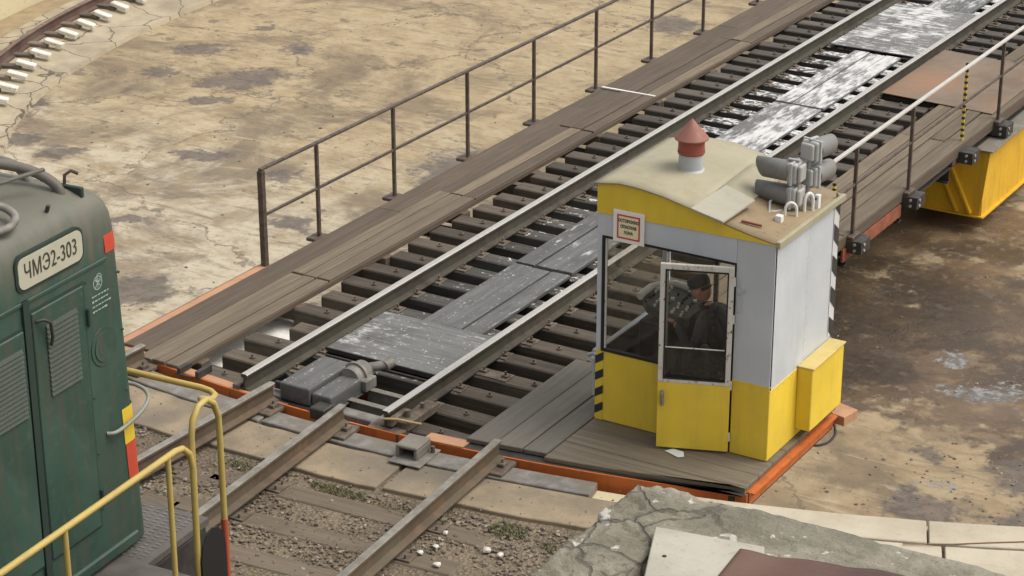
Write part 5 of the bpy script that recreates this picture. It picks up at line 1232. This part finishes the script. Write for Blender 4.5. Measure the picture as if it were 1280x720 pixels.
# rear cab (mostly behind the frame edge)
CB = MB(); CB.box(-1.4, 1.4, -10.9, -9.0, 1.47, 4.3); lp('driver_cab', M['green'], CB, bevel=.08, seg=3)
for x0, x1 in ((-1.2, -.8), (.8, 1.2)): b = MB(); b.box(x0, x1, -8.999, -8.98, 2.9, 3.6); lp('cab_window', M['black_rubber'], b, bevel=.02)
for yy in (-10.6, -9.9): b = MB(); b.box(1.40, 1.41, yy, yy+.5, 2.9, 3.6); lp('cab_window', M['black_rubber'], b, bevel=.004)
# yellow handrails
M['rail_yellow'] = painted('handrail_yellow', (.47, .35, .10), (.27, .20, .10), .6, ((.45, .16, .05), .68), .5, False)
RY = .022
b = MB(); XR = 1.30
b.tube([(XR, -9, 2.44), (XR, -.42, 2.44), (XR, -.34, 2.425), (XR, -.27, 2.36), (XR, -.235, 2.24), (XR, -.24, 2.0)], RY, 10); sr = lp('side_rail', M['rail_yellow'], b)
for i, yy in enumerate((-.50, -1.56, -2.6, -3.7, -4.8, -5.9, -7.0, -8.1)):
    b = MB(); b.tube([(XR, yy, 2.43), (XR, yy, 1.44)], RY*.85, 10); lp('rail_post', M['rail_yellow'], b)
M['post_red'] = painted('post_red', (.40, .085, .04), (.2, .06, .04), .5, None, .5)
b = MB(); b.tube([(XR, -.245, 1.62), (XR, -.235, 2.46), (XR, -.21, 2.57), (XR, -.14, 2.64), (XR, -.05, 2.65), (XR, .03, 2.59), (XR, .075, 2.48), (XR, .08, 2.3), (XR, .08, 1.72)], RY, 10); lp('grab_loop', M['rail_yellow'], b)
b = MB(); b.tube([(XR, -.245, 1.62), (XR, -.25, .5)], RY, 10); lp('loop_foot', M['rail_yellow'], b)
b = MB(); b.tube([(XR, .08, 1.72), (XR, .08, .5)], RY*1.15, 10); lp('loop_foot', M['post_red'], b)
b = MB(); b.tube([(-1.0, .42, 1.45), (-1.0, .42, 2.40), (-.93, .42, 2.46), (.93, .42, 2.46), (1.01, .42, 2.45), (1.07, .38, 2.45), (1.10, .30, 2.46), (1.14, .16, 2.53), (1.20, .03, 2.60), (XR, -.08, 2.645)], RY, 10); lp('front_rail', M['rail_yellow'], b)
for x in (-.35, .2): b = MB(); b.tube([(x, .42, 2.45), (x, .42, 1.44)], RY*.8, 8); 
lp('rail_post', M['rail_yellow'], b)

# ------------------------------------------------------------------ low building in the right foreground: mossy parapet, board and rusty sheet
def mortar():
    t = NT('mossy_mortar'); p = t.pos(); a = t.noise(p, 3.2, 6, .6); b_ = t.noise(p, 14, 6, .7); c = t.noise(p, 1.4, 4); m_ = t.noise(p, 5, 5, .6)
    col = t.mix(t.step(a, .35, .65), (.185, .168, .128), (.29, .265, .21))
    col = t.mix(t.math('MULTIPLY', t.step(c, .47, .62), .55), col, (.13, .128, .088))
    col = t.mix(t.math('MULTIPLY', t.step(b_, .55, .7), .5), col, (.11, .105, .085))
    col = t.mix(t.step(m_, .605, .635), col, (.50, .48, .43))
    dn = t.n('ShaderNodeTexNoise'); t.put(dn.inputs['Vector'], p); dn.inputs['Scale'].default_value = 2; dn.inputs['Detail'].default_value = 4
    sv = t.n('ShaderNodeVectorMath', operation='SCALE'); t.put(sv.inputs[0], dn.outputs['Color']); sv.inputs['Scale'].default_value = .8
    vr_ = t.noise(p, 38, 4, .7); col = t.mix(t.math('MULTIPLY', t.step(vr_, .55, .7), .45), col, (.08, .075, .06)); col = t.mix(t.math('MULTIPLY', t.step(vr_, .45, .3), .3), col, (.36, .34, .28))
    dn = t.n('ShaderNodeTexNoise'); t.put(dn.inputs['Vector'], p); dn.inputs['Scale'].default_value = 3; dn.inputs['Detail'].default_value = 5
    sv = t.n('ShaderNodeVectorMath', operation='SCALE'); t.put(sv.inputs[0], dn.outputs['Color']); sv.inputs['Scale'].default_value = .25
    e = t.vor(t.vmath('ADD', p, sv.outputs[0]), 3.1, 'DISTANCE_TO_EDGE'); sx_ = t.n('ShaderNodeSeparateXYZ'); t.put(sx_.inputs[0], p)
    ck = t.math('MULTIPLY', t.math('SUBTRACT', 1, t.step(e, .01, .06)), t.math('SUBTRACT', 1, t.step(sx_.outputs[0], 7.3, 7.7)))
    col = t.mix(t.math('MULTIPLY', ck, .6), col, (.07, .065, .05))
    t.bump(t.math('SUBTRACT', t.math('ADD', b_, a), t.math('MULTIPLY', ck, .5)), 1.0, .03); return t.fin(col, .92)
PB = thing('low_building', 'low mossy masonry building in the right foreground with a lumpy mortar parapet', 'building', (9.6, -7.5, -.26))
def inL(x, y): return None
b = MB(); st_ = .022; NX = int((12.6-6.74)/st_); NY = int((9.0-5.05)/st_)
idx = {}; vs = []; fs = []
def ph(x, y):
    # parapet height over the roof: two arms meeting at the corner (6.85,-5.13)
    ax = min(y+5.60, -5.055-y)            # inside distance in the arm along x
    wl_ = 7.42+.06*math.sin(y*3); ay = min(x-6.84, wl_-x)
    if x > 7.3: d_ = ax
    elif y < -5.55: d_ = ay
    else: d_ = min(x-6.82, -5.07-y) if (x < 7.42) else ax
    w_ = max(0, min(1, (x-7.28)/.35))           # right arm is trowelled flat, the left one is rough lumps
    d_ += (mnoise.noise(Vector((x*3, y*3, 1)))*.025+mnoise.noise(Vector((x*11, y*11, 2)))*.018)*(1-.75*w_)
    wx = x+.12*mnoise.noise(Vector((x*3, y*3, 9))); wy = y+.12*mnoise.noise(Vector((x*3, y*3, 5)))
    F = mnoise.voronoi(Vector((wx*2.7, wy*2.7, .3)))[0]; g1 = min(1, (F[1]-F[0])/.13)
    F2 = mnoise.voronoi(Vector((wx*7, wy*7, 1.3)))[0]; g2 = min(1, (F2[1]-F2[0])/.2)
    tilt = mnoise.noise(Vector((int(0), F[0]*.0, 0)))
    cellp = mnoise.voronoi(Vector((wx*2.7, wy*2.7, .3)))[1][0]; hc_ = mnoise.noise(cellp*3.1)*.05-.02
    rough = .030*g1**.6-.028+.008*g2-.008+.6*hc_+mnoise.noise(Vector((x*20, y*20, 5)))*.010+mnoise.noise(Vector((x*4, y*4, 5)))*.022
    flat = mnoise.noise(Vector((x*2.1, y*2.1, 7)))*.018+mnoise.noise(Vector((x*12, y*12, 7)))*.006+mnoise.noise(Vector((x*28, y*28, 7)))*.003
    lump = rough*(1-w_)+flat*w_
    seam = y+5.33-.015*math.sin(x*4)
    step_ = (-.02 if seam < 0 else 0)*w_+(.02*max(0, 1-abs(seam)/.03))*w_
    k = max(0, min(1, (d_+.02)/.05)); k = k*k*(3-2*k)
    return k, 3.0+lump-step_
for j in range(NY+1):
    for i in range(NX+1):
        x = 6.74+i*st_; y = -9.0+j*st_
        if x > 7.56 and y < -5.74: continue
        k, top = ph(x, y); inside = (x > 7.1 and y < -5.35)
        low = 2.84 if inside else 2.55
        idx[(i, j)] = len(vs); vs.append((x, y, low+(top-low)*k))
for (i, j) in idx:
    if (i+1, j) in idx and (i, j+1) in idx and (i+1, j+1) in idx: fs.append((idx[(i, j)], idx[(i+1, j)], idx[(i+1, j+1)], idx[(i, j+1)]))
b.add(vs, fs, 0, True); M['mortar'] = mortar(); b.build('parapet', M['mortar'], PB)
M['plaster'] = concrete('old_plaster', (.40, .37, .30), (.30, .27, .21), 2, .4, .8)
b = MB(); b.box(6.86, 12.6, -9.0, -5.15, -.30, 2.80); b.build('wall', M['plaster'], PB)
b = MB(); b.box(7.45, 12.58, -8.98, -5.62, 2.80, 2.865); b.build('roof', concrete('tar_roof', (.06, .055, .05), (.09, .08, .07), 3, .5), PB)
def skewslab(name, pts, z, th, mat, label, cat, tilt=0):
    b = MB(); b.prism(pts, z-th, z)
    for v in b.v: v.z += (v.y+5.6)*tilt
    return tag(b.build(name, mat, None, .006), label, cat)
WB = skewslab('pale_board', [(7.245, -5.63), (7.845, -5.53), (8.0, -5.9), (8.3, -7.0), (7.7, -7.05), (7.47, -6.2)], 3.05, .05, concrete('pale_board_paint', (.40, .38, .325), (.32, .30, .25), 3, .25, 0, (.22, .20, .165), .5), 'dirty white slab lying on the roof beside the mossy parapet', 'slab')
b = MB(); b.cyl((7.44, -5.90, 3.047), (7.44, -5.90, 3.0535), .012, None, 8); b.build('nail_hole', M['black_rubber'], WB)
b = MB(); nx, ny = 40, 24; vs = []
for j in range(ny+1):
    for i in range(nx+1):
        x = 7.755+.9*i/nx*1.3; y = -5.645+.235*(x-7.755)-.9*j/ny; z = 3.058+.006*math.sin(x*18)+.008*mnoise.noise(Vector((x*4, y*4, 0)))-.02*(j/ny)
        y += .012*mnoise.noise(Vector((x*6, 3, 0))); vs.append((x+.06*j/ny, y, z))
b.add(vs, [(j*(nx+1)+i, j*(nx+1)+i+1, (j+1)*(nx+1)+i+1, (j+1)*(nx+1)+i) for j in range(ny) for i in range(nx)], 0, True)
o = b.build('rusty_sheet', rusty('rusty_sheet_paint', (.085, .036, .027), (.034, .018, .019), (.135, .075, .052), 3.0, .65)); mo = o.modifiers.new('s', 'SOLIDIFY'); mo.thickness = .004
tag(o, 'dark red rusty metal sheet lying half over the white slab, bottom edge of view', 'metal sheet')
# cable lying on the coping at right
b = MB(); b.tube([(6.44, .47, -.195), (6.8, .68, -.195), (7.05, .86, -.195), (7.3, 1.03, -.195), (7.9, 1.4, -.195)], .006, 6); tag(b.build('wire', plain('brown_wire', (.22, .12, .07), .7)), 'thin brown wire lying along the pale coping at the right edge', 'wire')
